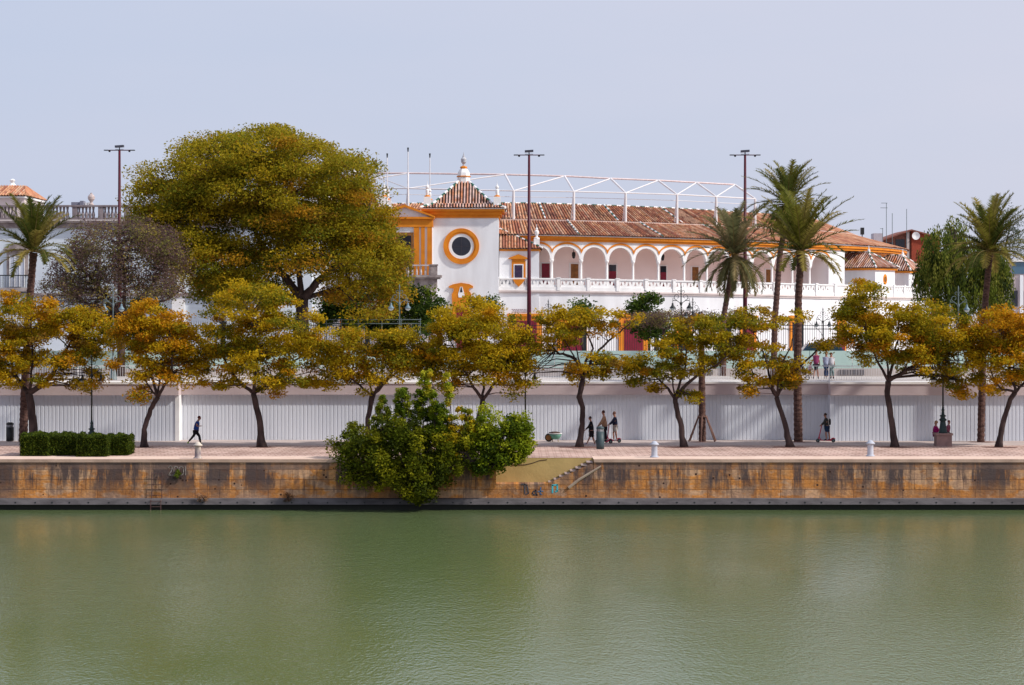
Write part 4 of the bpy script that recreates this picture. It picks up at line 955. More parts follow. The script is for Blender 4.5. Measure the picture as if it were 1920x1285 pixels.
tree('quay_tree', 'orange-topped tree at the right edge with two low forking limbs', 'tree', DT,
 [(1873,839,.20),(1880,795,.16),(1893,750,.15),(1904,736,.15)], [(0,.10,[(1898,712),(1890,690),(1880,650)]),(0,.10,[(1920,722),(1940,700),(1955,660)]),(3,.09,[(1878,730),(1862,718),(1850,690)])],
 [(1872,620,40,36),(1902,602,40,26),(1850,680,36,36),(1905,672,52,48),(1945,650,50,60),(1935,712,40,20),(1835,640,26,36),(1860,720,20,14)], [(2.8,YEL),(2.2,OLV),(1.2,ORG),(1.4,GRN),(.5,RST)], 130, 13000, LSZ, ROW, 2.8, top_pal=[(2,ORG),(1,YEL)])

tree('shade_tree', 'huge domed yellow-green tree towering over the street beside the gate tower', 'tree', 168,
 [(566,705,.62),(568,640,.50),(566,562,.48)], [(0,.34,[(535,520),(500,480),(470,420),(440,340)]),(0,.34,[(595,530),(640,490),(680,430),(700,370)]),(0,.26,[(560,500),(560,430),(545,330)]),(0,.22,[(500,540),(440,520),(380,480),(320,420)]),(0,.20,[(640,540),(690,520),(730,480)])],
 [(480,285,70,45),(400,305,62,42),(572,298,62,38),(330,345,70,38),(450,350,100,50),(565,360,95,60),(655,335,48,40),(290,372,42,30),(682,395,50,50),(355,420,72,55),(480,430,90,52),(600,440,110,55),(708,468,44,58),(395,495,72,42),(685,535,70,40),(520,490,55,24),(722,540,32,28),(690,578,46,16),(300,420,40,38),(350,470,60,38),(450,545,70,32),(540,400,80,60),(640,400,70,60),(400,370,70,40),(718,500,34,48),(680,495,70,45),(420,540,60,28),(340,462,44,34),(330,385,70,42),(475,540,55,30),(560,500,56,22),(300,400,46,34),(395,300,66,44),(500,270,64,32)],
 [(3.2,(.40,.28,.012)),(2.4,(.27,.225,.012)),(2.8,(.12,.145,.012)),(1.2,(.36,.17,.014)),(1,(.22,.12,.02)),(.8,(.42,.20,.014))], 640, 112000, .22, None, 8.0, (1.0,1.65), .46, SZ, jit=.2, top_pal=[(3,(.36,.29,.016)),(1.5,(.24,.23,.016))], twr=.06)  # top_pal yellows the upper pads: sunlit crown top put into leaf colour
TW = [(2,(.165,.10,.095)),(1.4,(.115,.07,.073)),(.9,(.20,.20,.05)),(.5,(.34,.27,.05))]
tree('leafless_tree', 'wide purple-brown tree almost bare of leaves in front of the palace', 'tree', 157,
 [(225,690,.30),(228,640,.26),(232,600,.22)], [(0,.18,[(205,560),(170,520),(130,480)]),(0,.16,[(235,550),(232,490),(225,440)]),(0,.17,[(265,560),(300,510),(325,470)]),(0,.12,[(190,580),(140,560),(100,540)]),(0,.12,[(280,570),(320,560),(345,540)])],
 [(210,475,90,44),(150,500,52,50),(270,490,70,55),(118,548,38,36),(220,545,100,36),(325,515,28,50),(175,438,36,18),(262,428,44,20),(300,460,40,30)], TW, 600, 30000, .16, None, 4.5, (.5,1.1), .8, SZ, twr=.05)
tree('leafless_tree', 'flat purple-brown bare tree before the spiked fence, left of the double street lamp', 'tree', 176, [(1240,705,.16),(1243,650,.13),(1245,618,.12)], [(0,.09,[(1220,606),(1195,600)]),(0,.09,[(1270,606),(1300,600)])],
 [(1215,600,36,13),(1265,598,50,13)], TW, 150, 4200, .15, 'flat bare trees by the fence', 2.4, (.4,.8), .6, SZ)
tree('leafless_tree', 'flat purple-brown bare tree before the spiked fence, right of the double street lamp', 'tree', 176, [(1352,705,.16),(1352,650,.13),(1350,618,.12)], [(0,.09,[(1330,606),(1310,600)]),(0,.09,[(1375,606),(1400,600)])],
 [(1325,600,40,12),(1378,598,34,12)], TW, 130, 3600, .15, 'flat bare trees by the fence', 2.4, (.4,.8), .6, SZ)
GT = [(2,(.045,.085,.016)),(2,(.08,.13,.016)),(1,(.17,.21,.02)),(1,(.02,.04,.012))]
GO = 'green orange trees by the bullring'
for lab, px, lobes, npad, nl in (
  ('dark green orange tree behind the left quay trees, below the bare tree', 232, [(205,600,60,32),(260,590,50,28),(240,630,60,30),(150,600,30,20)], 90, 7500),
  ('dense dark green tree behind the park railing, left of the blue-headed street lamp', 660, [(640,572,50,30),(690,585,60,32),(640,600,45,22),(720,600,50,26)], 110, 9500),
  ('bright green tree right of the blue-headed street lamp, beneath the stone balcony', 775, [(770,570,48,36),(800,580,32,30),(760,610,55,28),(735,560,26,30)], 90, 9000),
  ('small green treetop peeping above the golden tree below the tower', 912, [(910,572,20,13),(912,590,18,14)], 22, 1300),
  ('small green treetop above the open-crowned tree, below the balustrade', 1093, [(1093,574,13,11),(1093,592,20,14)], 22, 1300),
  ('clipped green orange tree on a thin stem before the spiked fence', 1218, [(1214,570,26,14),(1212,600,20,12),(1218,618,32,13),(1195,578,14,12)], 46, 4200)):
    tree('orange_tree', lab, 'tree', 180, [(px,700,.12),(px,660,.1),(px-2,630,.09)], [(0,.07,[(px-6,612),(px-10,590)]),(0,.06,[(px+6,610),(px+12,588)])], lobes, GT, npad, nl, .24, GO, 2.0, (.45,.9), .7, SZ, droop=.1, aspect=.6)
# weeping tree: hanging strands of narrow leaves
wt = empty('weeping_tree', (X(1812,190), 190, SZ), 'tall weeping green tree with hanging strands, left of the right-hand palm', 'tree')
b = MB(); b.tube([P(1812,700,190),P(1808,620,190),P(1800,540,190),P(1795,480,190),P(1790,430,190)], [.45,.38,.3,.2,.1], 9)
for q in ((1760,470),(1740,520),(1830,480),(1870,500),(1780,420)): b.tube([P(1800,560,190),P((1800+q[0])/2,(q[1]+500)/2,190+random.uniform(-2,2)),P(q[0],q[1],190+random.uniform(-2,2))], [.2,.12,.04], 6)
b.build('trunk', M_bark, wt, True)
lob = [(1782,428,32,20),(1768,460,38,36),(1825,490,55,46),(1745,495,28,34),(1790,510,66,44),(1868,500,30,40),(1722,530,12,16),(1830,550,56,30),(1780,560,50,20),(1876,535,24,50)]
heads = sample_lobes(lob, 950, 22, 190, 4.5); CC = []; CI = []
for i, h_ in enumerate(heads):
    ln = random.uniform(.5, 2.0); m_ = int(ln*30); t = rng.uniform(0, 1, m_)
    sw = rng.normal(0, .17, (m_,3)); CC.append(h_[None,:]+np.stack([np.zeros(m_), np.zeros(m_), -t*ln], 1)+sw+np.array([rng.normal(0,.15),0,0])*t[:,None]); CI += [i]*m_
CC = np.concatenate(CC); CI = np.array(CI); pc = palette([(2,(.075,.10,.015)),(2.2,(.13,.16,.022)),(1.3,(.24,.24,.04)),(1.4,(.03,.045,.012))], len(heads))
leaves('crown', CC, rng.uniform(.18,.36,len(CC)), pc[CI]*rng.uniform(.75,1.25,len(CC))[:,None], wt, M_leaf, aspect=.36, vertical=True)
tree('slender_tree', 'thin airy tree with a dark leaning stem behind the right-hand palm', 'tree', 205, [(1868,640,.16),(1876,520,.12),(1890,440,.07)], [(0,.05,[(1897,420),(1905,400)]),(1,.06,[(1895,490),(1910,470)])],
 [(1895,425,22,32),(1905,460,16,26),(1885,450,18,30),(1912,440,12,20)], [(2,(.10,.12,.07)),(1,(.05,.07,.04))], 60, 2200, .16, None, 1.6, (.5,.9), .9, SZ)

# ------------------------------------------------------------------ palms
def palm(label, d, trunk, crown, zb, nf=54, fl=2.6, thick=.30, lean=None, group='date palms', cols=((.105,.115,.018),(.15,.14,.022),(.26,.21,.05),(.06,.075,.016)), up=0.0, name='palm_tree', lower=-.75):
    root = empty(name, (X(trunk[0][0],d), d, zb), label, 'palm tree', group)
    T = [Vector((X(p[0],d), d, Z(p[1],d))) for p in trunk]; T[0].z = zb-.05
    pts = []; rs = []; tot = sum((T[i+1]-T[i]).length for i in range(len(T)-1)); acc = 0
    for i in range(len(T)-1):
        L_ = (T[i+1]-T[i]).length; n = max(3, int(L_/.16))
        for k in range(n):
            t = k/n; f = (acc+L_*t)/tot
            pts.append(T[i].lerp(T[i+1], t)); rs.append(thick*(1.18-.25*f)*(1.06 if k%2 else .94)*(1+.35*max(0, f-.93)/.07*.6))
        acc += L_
    pts.append(T[-1]); rs.append(thick*1.0)
    MB().tube(pts, rs, 12).build('trunk', M_palmbark, root)
    top = T[-1]+Vector((0,0,.05)); V = []; F = []; C = []; bb = MB()
    for k in range(nf):
        az = k*2.39996+random.uniform(-.15,.15); f = k/nf; el = (1.48-(1.48-lower)*f**1.1)+random.uniform(-.12,.12)
        L_ = fl*random.uniform(.85,1.08)*(.80+.2*math.sin(math.pi*min(1,f+.25))); n = 9; p = top.copy(); e = el; path = [p.copy()]
        bend = (.75 if el > .6 else 1.15)*random.uniform(.75,1.2)
        for i in range(n):
            e -= bend/n*(.35+1.3*i/n); st_ = L_/n
            p = p+Vector((math.cos(az)*math.cos(e), math.sin(az)*math.cos(e), math.sin(e)))*st_; path.append(p.copy())
        bb.tube(path, [.035*(1-.8*i/n) for i in range(n+1)], 4, cap=False)
        base = random.choice(cols); base = cols[2] if f > .82 and random.random() < .5 else base
        m_ = 44
        for i in range(4, m_):
            t = i/m_*n; j = min(int(t), n-1); q = path[j].lerp(path[j+1], t-j); tan = (path[j+1]-path[j]).normalized()
            side = tan.cross(Vector((0,0,1))); side = side.normalized() if side.length > .05 else Vector((math.sin(az),-math.cos(az),0)); nn = side.cross(tan)
            l_ = .50*(fl/2.6)**.5*math.sin(math.pi*(.12+.83*i/m_))**.6
            for s_ in (-1, 1):
                dr_ = (side*s_*.75+tan*.75+nn*random.uniform(.05,.5)+Vector((0,0,-.22))).normalized(); E = q+dr_*l_; wv = tan*.038*fl/2.6
                b0 = len(V); V += [q-wv, q+wv, E]; F.append((b0,b0+1,b0+2)); g = random.uniform(.75,1.3); C += [(base[0]*g,base[1]*g,base[2]*g,1)]*3
    me = bpy.data.meshes.new('crown'); me.from_pydata([tuple(v) for v in V], [], F); me.materials.append(M_leaf)
    ca = me.color_attributes.new('col', 'FLOAT_COLOR', 'POINT'); ca.data.foreach_set('color', np.array(C, dtype=np.float32).ravel()); me.update(); link('crown', me, root)
    bb.build('frond_stalks', mat('frond_stalk', (.30,.20,.07), (.20,.14,.05), 2, .7), root)
    return root
palm('palm tree with arching fronds at the left edge, growing from the quay', 141, [(43,827),(48,700),(56,560),(63,474)], None, QZ, 40, 4.1, .235, lower=-.10)
palm('tallest quay palm with a thick dark trunk and upswept crown, beside the sparse yellow tree', 141.5, [(1497,829),(1495,700),(1497,560),(1502,474)], None, QZ, 44, 4.6, .235, lower=-.12)
palm('palm with the highest crown and a curved slender trunk, rising behind the tallest quay palm', 151, [(1450,705),(1453,600),(1462,480),(1478,385)], None, SZ, 60, 3.5, .19, lower=-.95)
palm('palm with drooping fronds and a short curved trunk in front of the gallery arches', 158, [(1356,705),(1356,600),(1366,540),(1377,480)], None, SZ, 56, 4.3, .19, lower=-.95, cols=((.12,.12,.05),(.16,.145,.07),(.24,.19,.09),(.09,.09,.04)))
palm('palm with a straight reddish trunk near the right edge, growing behind the end quay tree', 141, [(1839,829),(1842,700),(1848,560),(1856,474)], None, QZ, 50, 4.1, .20, lower=-.10)
# braced young palm trunk
bp_ = empty('propped_palm', (X(1317,141.8),141.8,QZ), 'straight palm trunk held by a ring of wooden props, its head among the leaves', 'palm tree')
pts = []; rs = []
for i in range(40): t = i/39; pts.append(Vector((X(1317-2*t,141.8),141.8,QZ-.03+7.0*t))); rs.append(.215*(1.1-.2*t)*(1.05 if i%2 else .95))
MB().tube(pts, rs, 12).build('trunk', M_palmbark, bp_)
top = pts[-1]; bbm = MB()
for k in range(14):
    a = k*.449*2; e = random.uniform(.6,1.3); l_ = random.uniform(.7,1.3); bbm.tube([top-Vector((0,0,.1)), top+Vector((math.cos(a)*math.cos(e),math.sin(a)*math.cos(e),math.sin(e)))*l_], [.05,.012], 4)
bbm.build('frond_stubs', mat('dry_frond', (.20,.15,.05), (.12,.1,.03), 3, .9), bp_)
M_prop = mat('wooden_prop', (.23,.13,.10), (.16,.085,.07), 5, .9)
for k in range(6):
    a = k*math.pi/3+.35; c = Vector((X(1317,141.8),141.8,QZ))
    MB().tube([c+Vector((math.cos(a)*.95,math.sin(a)*.95,0)), c+Vector((math.cos(a)*.26,math.sin(a)*.26,1.62))], .045, 6).build('prop', M_prop, bp_)
MB().tube([Vector((X(1317,141.8)+.29*math.cos(2*math.pi*k/14),141.8+.29*math.sin(2*math.pi*k/14),QZ+1.55)) for k in range(15)], .03, 6).build('strap', M_prop, bp_)

# ------------------------------------------------------------------ bushes over the quay wall
def bush(name, label, d, lobes, pal, npad, nl, ls, depth, base, group=None, padr=(.3,.6), aspect=.62, stems=True, flatten=.9, top_pal=None):
    root = empty(name, (X(base[0],d), d, Z(base[1],d)), label, 'bush', group)
    nl = int(nl*(2.2 if name == 'bush_shoot' else 1.25)); npad = int(npad*(1.4 if name == 'bush_shoot' else 1)); pads = sample_lobes(lobes, npad, FPX/d, d, depth); b = MB(); B0 = P(base[0], base[1], d)
    for c in pads[::3]:
        c = Vector(c); mm_ = B0.lerp(c, .55)+Vector((random.uniform(-.2,.2),random.uniform(-.2,.2),random.uniform(-.1,.2))); b.tube([B0+Vector((random.uniform(-.3,.3),0,0)), mm_, c], [.04,.025,.01], 4, cap=False)
    b.build('stems', M_bark, root)
    pr = rng.uniform(padr[0], padr[1], npad); per = int(nl/npad); n = per*npad; idx = np.repeat(np.arange(npad), per)
    g = rng.normal(0, .5, (n,3)); g /= np.maximum(1, np.linalg.norm(g, axis=1)/1.15)[:,None]
    C = pads[idx]+g*pr[idx][:,None]*np.array([1,1,flatten]); pc = palette(pal, npad)
    if top_pal is not None:
        hh = (pads[:,2]-pads[:,2].min())/(np.ptp(pads[:,2])+1e-6); pick = rng.uniform(0,1,npad) < np.clip(hh*1.5-.5,0,1); pc = np.where(pick[:,None], palette(top_pal, npad), pc)
    col = pc[idx]*rng.uniform(.65,1.35,n)[:,None]
    C[:,2] = np.maximum(C[:,2], .12)
    inw = (C[:,1] > QY-.05) & (C[:,2] < QZ) ; C[inw,1] = QY-.1-rng.uniform(0,.5,int(inw.sum()))
    leaves('foliage', C, rng.uniform(.7,1.3,n)*ls, col, root, M_leaf, aspect=aspect, droop=.1, flat=.3)
    return root
BG = [(2.4,(.095,.118,.008)),(2.0,(.17,.18,.010)),(1.6,(.045,.060,.008)),(1.2,(.31,.29,.015))]
BO = [(1.5,(.16,.155,.018)),(1.5,(.09,.12,.016)),(1,(.26,.21,.02))]
bush('bush', 'dark leafy bush tumbling down the quay wall to the water, largest of the cluster', 122.9, [(785,855,66,58),(740,845,56,56),(690,860,46,46),(795,900,48,38),(790,925,36,18),(838,878,30,32),(662,850,26,36),(655,880,18,20),(722,895,46,28),(840,838,34,38),(775,815,34,22)], BG, 230, 20000, .17, 1.1, (770,905), 'bushes on the quay wall')
bush('bush', 'low rounded dark bush at the left end of the cluster', 125.3, [(645,832,28,17),(672,818,16,20),(680,840,30,18),(668,803,10,10)], BG, 50, 4200, .14, .9, (655,855), 'bushes on the quay wall', (.22,.4))
bush('bush', 'round-lobed bright green bush at the right end of the cluster', 123.6, [(912,778,16,14),(930,800,42,24),(975,800,20,28),(945,835,46,34),(905,848,36,36),(972,832,20,26),(908,822,22,26),(915,872,28,14)], [(2,(.13,.18,.012)),(2.2,(.22,.27,.014)),(.8,(.05,.08,.010)),(1.5,(.34,.36,.02))], 170, 15500, .16, 1.1, (920,880), 'bushes on the quay wall', (.25,.5))
SH = 'upright shoots in the bush cluster'
for lab, lobes, pal, nl in (
  ('pointed yellowish-green shoot, leftmost spire above the bush cluster', [(716,754,8,10),(716,775,13,16),(715,800,20,22),(722,830,30,26)], [(2,(0.189,0.217,.018)),(1,(0.290,0.275,.02)),(1,(0.102,0.145,.014))], 4600),
  ('tall narrow green shoot, second spire from the left in the bush cluster', [(754,736,9,8),(754,755,15,18),(756,785,17,24),(762,820,22,24)], [(2,(0.145,0.203,.016)),(1,(0.261,0.275,.02)),(1,(0.087,0.131,.014))], 4600),
  ('dark green spire in the middle of the bush cluster', [(790,742,9,12),(792,765,19,18),(795,795,22,26),(800,830,28,30)], [(2,(0.145,0.196,.012)),(1,(0.246,0.275,.014)),(1,(0.072,0.116,.010))], 5200),
  ('dark pointed spire just left of the yellow-leaved bush', [(818,752,9,12),(822,775,17,18),(826,805,22,24)], [(2,(0.145,0.196,.012)),(1,(0.246,0.275,.014)),(1,(0.072,0.116,.010))], 4200),
  ('thin pale yellow sprig rising highest out of the bush cluster', [(800,700,7,12),(796,720,9,14),(805,738,8,10),(838,712,6,14),(842,735,7,12),(843,752,4,8)], [(2,(0.435,0.420,.03)),(1,(0.290,0.348,.025)),(1,(0.600,0.478,.03))], 1700),
  ('yellow-leaved bush between the green spires and the round-lobed bush', [(868,775,14,10),(858,798,28,18),(862,825,34,30),(842,842,30,30),(885,795,10,14)], [(2,(0.580,0.435,.02)),(2,(0.290,0.290,.02)),(1,(0.160,0.203,.016)),(.8,(0.600,0.392,.015))], 5600)):
    bush('bush_shoot', lab, 123.2 if 'yellow-leaved' in lab else 123.7, lobes, pal, max(30, nl//60), int(nl*1.2), .115, .35, (lobes[-1][0], 868), SH, (.11,.22))
# small wall weed, plants
bush('wall_weed', 'small green weed sprouting from the wall beside the painted number', 123.9, [(333,886,3.5,4),(332,893,2.5,4)], [(1,(.16,.20,.02)),(1,(.08,.12,.015))], 10, 260, .09, .08, (333,897), 'weeds on the wall', (.08,.15))
bush('wall_weed', 'dry reddish-brown tuft on the concrete ledge left of the bush cluster', 123.55, [(540,930,10,6),(537,938,5,6)], [(1,(.25,.13,.07)),(1,(.14,.07,.04))], 12, 300, .12, .08, (538,940), 'weeds on the wall', (.1,.2), aspect=.2)
bush('wall_weed', 'dry tan tuft on the ledge right of the ladder', 123.55, [(378,934,12,5)], [(1,(.38,.22,.12)),(1,(.25,.15,.1))], 12, 260, .12, .08, (378,940), 'weeds on the wall', (.1,.2), aspect=.2)

# clipped hedge
hg = empty('hedge', (X(138,126.5),127,QZ), 'low clipped box hedge of dark green blocks at the quay edge on the left', 'hedge')
C_ = []; 
for x0, x1, yf, yb, top in ((38,90,126.8,129.6,1.16),(88,146,127.2,129.6,1.14),(144,200,126.2,128.6,1.12),(199,240,127.4,129.4,1.06)):
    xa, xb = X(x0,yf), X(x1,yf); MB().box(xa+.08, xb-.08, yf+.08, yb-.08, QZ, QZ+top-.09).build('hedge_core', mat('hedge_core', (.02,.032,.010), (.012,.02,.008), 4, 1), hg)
    def face(n, f):
        a, c = rng.uniform(0,1,n), rng.uniform(0,1,n); return f(a,c)
    z0 = QZ+.03
    q1 = face(5200, lambda a,c: np.stack([xa+(xb-xa)*a, yf+rng.normal(0,.045,a.size), z0+(top-.03)*c], 1))
    q2 = face(3800, lambda a,c: np.stack([xa+(xb-xa)*a, yf+(yb-yf)*c, QZ+top+rng.normal(0,.035,a.size)+.06*np.sin(a*9+c*5)+.04*np.sin(a*23)], 1))
    q3 = face(1500, lambda a,c: np.stack([xb+rng.normal(0,.04,a.size), yf+(yb-yf)*a, z0+(top-.03)*c], 1))
    q4 = face(1500, lambda a,c: np.stack([xa+rng.normal(0,.04,a.size), yf+(yb-yf)*a, z0+(top-.03)*c], 1)); C_ += [q1,q2,q3,q4]
C_ = np.concatenate(C_); nlf = np.sin(C_[:,0]*5+np.sin(C_[:,2]*7))*.2+rng.uniform(.6,1.4,len(C_))
leaves('hedge_leaves', C_, rng.uniform(.07,.12,len(C_)), palette([(2,(.06,.09,.010)),(1,(.12,.15,.014)),(1,(.03,.05,.009))], len(C_))*nlf[:,None], hg, M_leaf, aspect=.65, droop=0, flat=.3)
# ------------------------------------------------------------------ masts
for px, top, bot_lab in ((224,282,'tall dark red lighting mast left of the huge domed tree'),(992,291,'tall dark red lighting mast just right of the gate tower'),(1397,291,'tall dark red lighting mast beside the palms, right end of the steel frame')):
    d = 162; m_ = empty('light_mast', (X(px,d),d,SZ), bot_lab, 'light mast', 'dark red lighting masts along the street')
    zt = Z(top,d); x = X(px,d)
    MB().tube([(x,d,SZ-.02),(x,d,SZ+6),(x,d,zt)], [.18,.15,.085], 12).build('pole', M_darkred, m_, True)
    MB().tube([(x-.95,d,zt),(x+.95,d,zt)], .035, 6).build('crossarm', M_darkred, m_)
    for s in (-1,1):
        b = MB(); b.box(x+s*.95-.16, x+s*.95+.16, d-.14, d+.14, zt-.03, zt+.03); b.lathe((x+s*.72,d,zt-.13), [(.05,.0),(.09,.06),(.05,.12)], 8); b.build('side_lamp', M_iron, m_)
    b = MB(); b.obox((x,d,zt+.28), (.31,0,.02), (0,.2,0), (0,0,.075)); b.tube([(x,d,zt),(x,d,zt+.22)], .04, 6); b.tube([(x-.3,d,zt+.07),(x+.3,d,zt+.07)], .015, 5)
    b.build('floodlight', mat('floodlight_box', (.07,.07,.10), (.05,.05,.07), 2, .5), m_)

# ------------------------------------------------------------------ ornate street lamps
def scroll(b, c, r, a0, a1, w_=.018, sx=1, shrink=.35, n=16):
    pts = []
    for i in range(n+1):
        t = i/n; a = a0+(a1-a0)*t; rr = r*(1-(1-shrink)*t); pts.append(Vector((c[0]+sx*rr*math.cos(a), c[1], c[2]+rr*math.sin(a))))
    b.tube(pts, w_, 5)
def lamp(px, d, zb, ztop, label, m=None, ped=None, group='ornate two-headed street lamps', sc_=1.0):
    m = m or M_iron; x = X(px,d); L_ = empty('street_lamp', (x,d,zb), label, 'street lamp', group); z0 = zb
    if ped:
        b = MB(); b.box(x-.46,x+.46,d-.46,d+.46,zb-.02,zb+ped-.12); b.box(x-.52,x+.52,d-.52,d+.52,zb+ped-.12,zb+ped)
        b.build('pedestal', mat('pedestal_stone', (.30,.19,.17), (.22,.14,.13), 3, .9, .3, 12), L_); z0 = zb+ped
    hb = .95
    MB().lathe((x,d,z0), [(.27,0),(.27,.06),(.24,.1),(.22,.3),(.17,.62),(.15,.72),(.22,.76),(.24,.82),(.16,.88),(.12,.98),(.20,1.02),(.20,1.06),(.10,1.12),(.08,1.35),(.11,1.4),(.07,1.46),(.055,1.6)], 12).build('lamp_base', M_green_iron if m is M_iron else m, L_, True)
    za = ztop-1.15*sc_
    MB().lathe((x,d,z0+1.6), [(.055,0),(.042,za-z0-1.9),(.08,za-z0-1.82),(.08,za-z0-1.72),(.04,za-z0-1.6),(.035,ztop-.25-z0-1.6),(.05,ztop-.22-z0-1.6),(.01,ztop-z0-1.6)], 10).build('pole', m, L_, True)
    b = MB(); c = (x,d,za)
    for s in (-1,1):
        b.tube([(x,d,za-.3*sc_),(x+s*.10*sc_,d,za-.08*sc_),(x+s*.30*sc_,d,za+.06*sc_),(x+s*.56*sc_,d,za+.06*sc_)], .022, 6)
        scroll(b, (x+s*.27*sc_,d,za+.30*sc_), .22*sc_, -1.6, 4.6, .018, s)
        scroll(b, (x+s*.48*sc_,d,za+.16*sc_), .10*sc_, -1.6, 3.6, .014, s)
        scroll(b, (x+s*.12*sc_,d,za+.66*sc_), .13*sc_, -1.6, 3.9, .015, s)
        b.tube([(x+s*.56*sc_,d,za+.06*sc_),(x+s*.56*sc_,d,za-.12*sc_)], .016, 5)
    b.lathe((x,d,za+.45*sc_), [(.03,0),(.07,.06),(.03,.12)], 8)
    b.build('scroll_bracket', m, L_)
    for s in (-1,1):
        xc = x+s*.56*sc_; b = MB(); b.lathe((xc,d,za-.46*sc_), [(.215*sc_,0),(.20*sc_,.05*sc_),(.10*sc_,.16*sc_),(.06*sc_,.27*sc_),(.07*sc_,.32*sc_),(.02,.36*sc_)], 12)
        o = b.build('lamp_head', m if m is M_iron else mat('blue_grey_head', (.16,.24,.29), (.12,.18,.22), 2, .4), L_, True)
        MB().lathe((xc,d,za-.62*sc_), [(.03,0),(.11*sc_,.04*sc_),(.17*sc_,.12*sc_),(.18*sc_,.155*sc_)], 12).build('globe', M_lampglass, o, True)
    return L_
lamp(172, 136.5, QZ, QZ+5.6, 'black quay lamp behind the clipped hedge on the left')
lamp(985, 136.5, QZ, QZ+5.7, 'black quay lamp in the middle, standing just right of the overhanging bush')
lamp(1768, 136.5, QZ, QZ+5.65, 'black quay lamp on a square stone pedestal, a child in pink beside it', ped=.80)
for px, ty, d, lab in ((212,535,149,'grey street lamp with twin heads in front of the bare purple tree'),
                       (749,533,149,'grey street lamp with two pale blue heads in front of the bright green tree'),
                       (1277,533,149,'grey street lamp with ornate scrolls, larger of the two left of the drooping palm'),
                       (1797,536,149,'grey street lamp with twin heads in front of the weeping tree'),
                       (1299,557,172,'smaller and farther scrolled street lamp, right behind the larger one near the drooping palm'),
                       (1028,561,172,'scrolled street lamp showing above the open-crowned quay tree, right of the dark red mast'),
                       (1543,576,180,'smallest scrolled street lamp above the fence, left of the largest olive tree')):
    lamp(px, d, SZ, Z(ty,d), lab, M_grey_iron if (d < 160 and px != 1277) else M_iron, sc_=1.0 if d < 160 else .92)

# ------------------------------------------------------------------ bollards, bins, tub, tree pits
def bollard(px, py, lab, m):
    d = 4200*8.02/(py-590); o = empty('bollard', (X(px,d),d,QZ), lab, 'bollard', 'mooring bollards along the quay edge')
    MB().lathe((X(px,d),d,QZ), [(.25,0),(.25,.05),(.19,.09),(.175,.12),(.165,.66),(.18,.70)], 20).build('shaft', m, o, True)
    MB().lathe((X(px,d),d,QZ+.70), [(.25,0),(.26,.04),(.23,.08),(.17,.12),(.15,.16),(.10,.205),(.03,.225)], 20).build('cap', m, o, True)
bollard(371, 860, 'worn cream bollard with a dark lower half, in front of the running man', mat('worn_bollard', (.60,.53,.45), (.20,.16,.18), 1.6, .8, stretch=(1,1,1.2)))
bollard(1227, 858, 'pale grey bollard left of the leaning olive-green tree', mat('grey_bollard', (.46,.48,.55), (.38,.40,.47), 2, .7))
bollard(1632, 856, 'pale grey bollard between the electric scooter rider and the largest dark olive tree', MATS['grey_bollard'])
def bin_(px, py, hgt, r, lab, m):
    d = 4200*8.02/(py-590); x = X(px,d); o = empty('litter_bin', (x,d,QZ), lab, 'litter bin', None)
    MB().lathe((x,d,QZ), [(r,.03),(r*1.03,.3),(r,hgt-.28)], 20).build('body', m, o, True)
    MB().lathe((x,d,QZ+hgt-.12), [(r*.98,0),(r*1.04,.02),(r*.95,.10),(r*.6,.15)], 20).build('lid', m, o, True)
    MB().lathe((x,d,QZ+hgt-.285), [(r*.9,0),(r*.9,.17)], 20).build('opening', mat('bin_opening', (.30,.31,.33), (.05,.05,.06), 6, .6), o)
bin_(1125.5, 842.5, 1.33, .235, 'slate green cylindrical bin in front of the man in the tan top', mat('slate_green', (.035,.06,.068), (.05,.075,.085), 1.5, .5))
bin_(18.5, 828, 1.18, .235, 'black cylindrical bin against the ribbed wall at the left edge', M_iron)
d = 141.2; o = empty('wheelbarrow', (X(1041,d),d,QZ), 'mint green wheeled tub with a white rim, heaped with brown soil, by the wall', 'wheelbarrow'); x = X(1041,d)
b = MB(); b.lathe((0,0,0), [(.18,.16),(.30,.24),(.38,.38),(.42,.5)], 16); b.v = [(x+v[0], d+v[1]*.7, QZ+v[2]) for v in b.v]; b.build('tub', mat('mint_metal', (.12,.30,.22), (.16,.36,.28), 2, .5), o, True)
b = MB(); b.lathe((0,0,0), [(.40,.49),(.455,.50),(.455,.54),(.40,.54)], 16); b.v = [(x+v[0], d+v[1]*.7, QZ+v[2]) for v in b.v]; b.build('rim', M_whiteb, o)
b = MB(); b.lathe((0,0,0), [(.41,.52),(.33,.60),(.18,.64),(.02,.65)], 14); b.v = [(x-.04+v[0], d+v[1]*.7, QZ+v[2]) for v in b.v]; b.build('soil_heap', M_soil, o, True)
ring_p = [Vector((x-.40+.21*math.cos(2*math.pi*k/18), d-.05, QZ+.27+.21*math.sin(2*math.pi*k/18))) for k in range(19)]
MB().tube(ring_p, .055, 8).build('tyre', M_iron, o, True)
MB().tube([(x-.44,d-.16,QZ+.27),(x-.36,d+.06,QZ+.27)], .17, 12).build('wheel_hub', M_brown, o)
for s in (-.13,.15): MB().tube([(x+s,d,QZ+.25),(x+s*1.4,d-.02,QZ+.0)], .03, 6).build('leg', mat('pale_leg', (.45,.36,.25), None, 3, .8), o)
k_ = 0
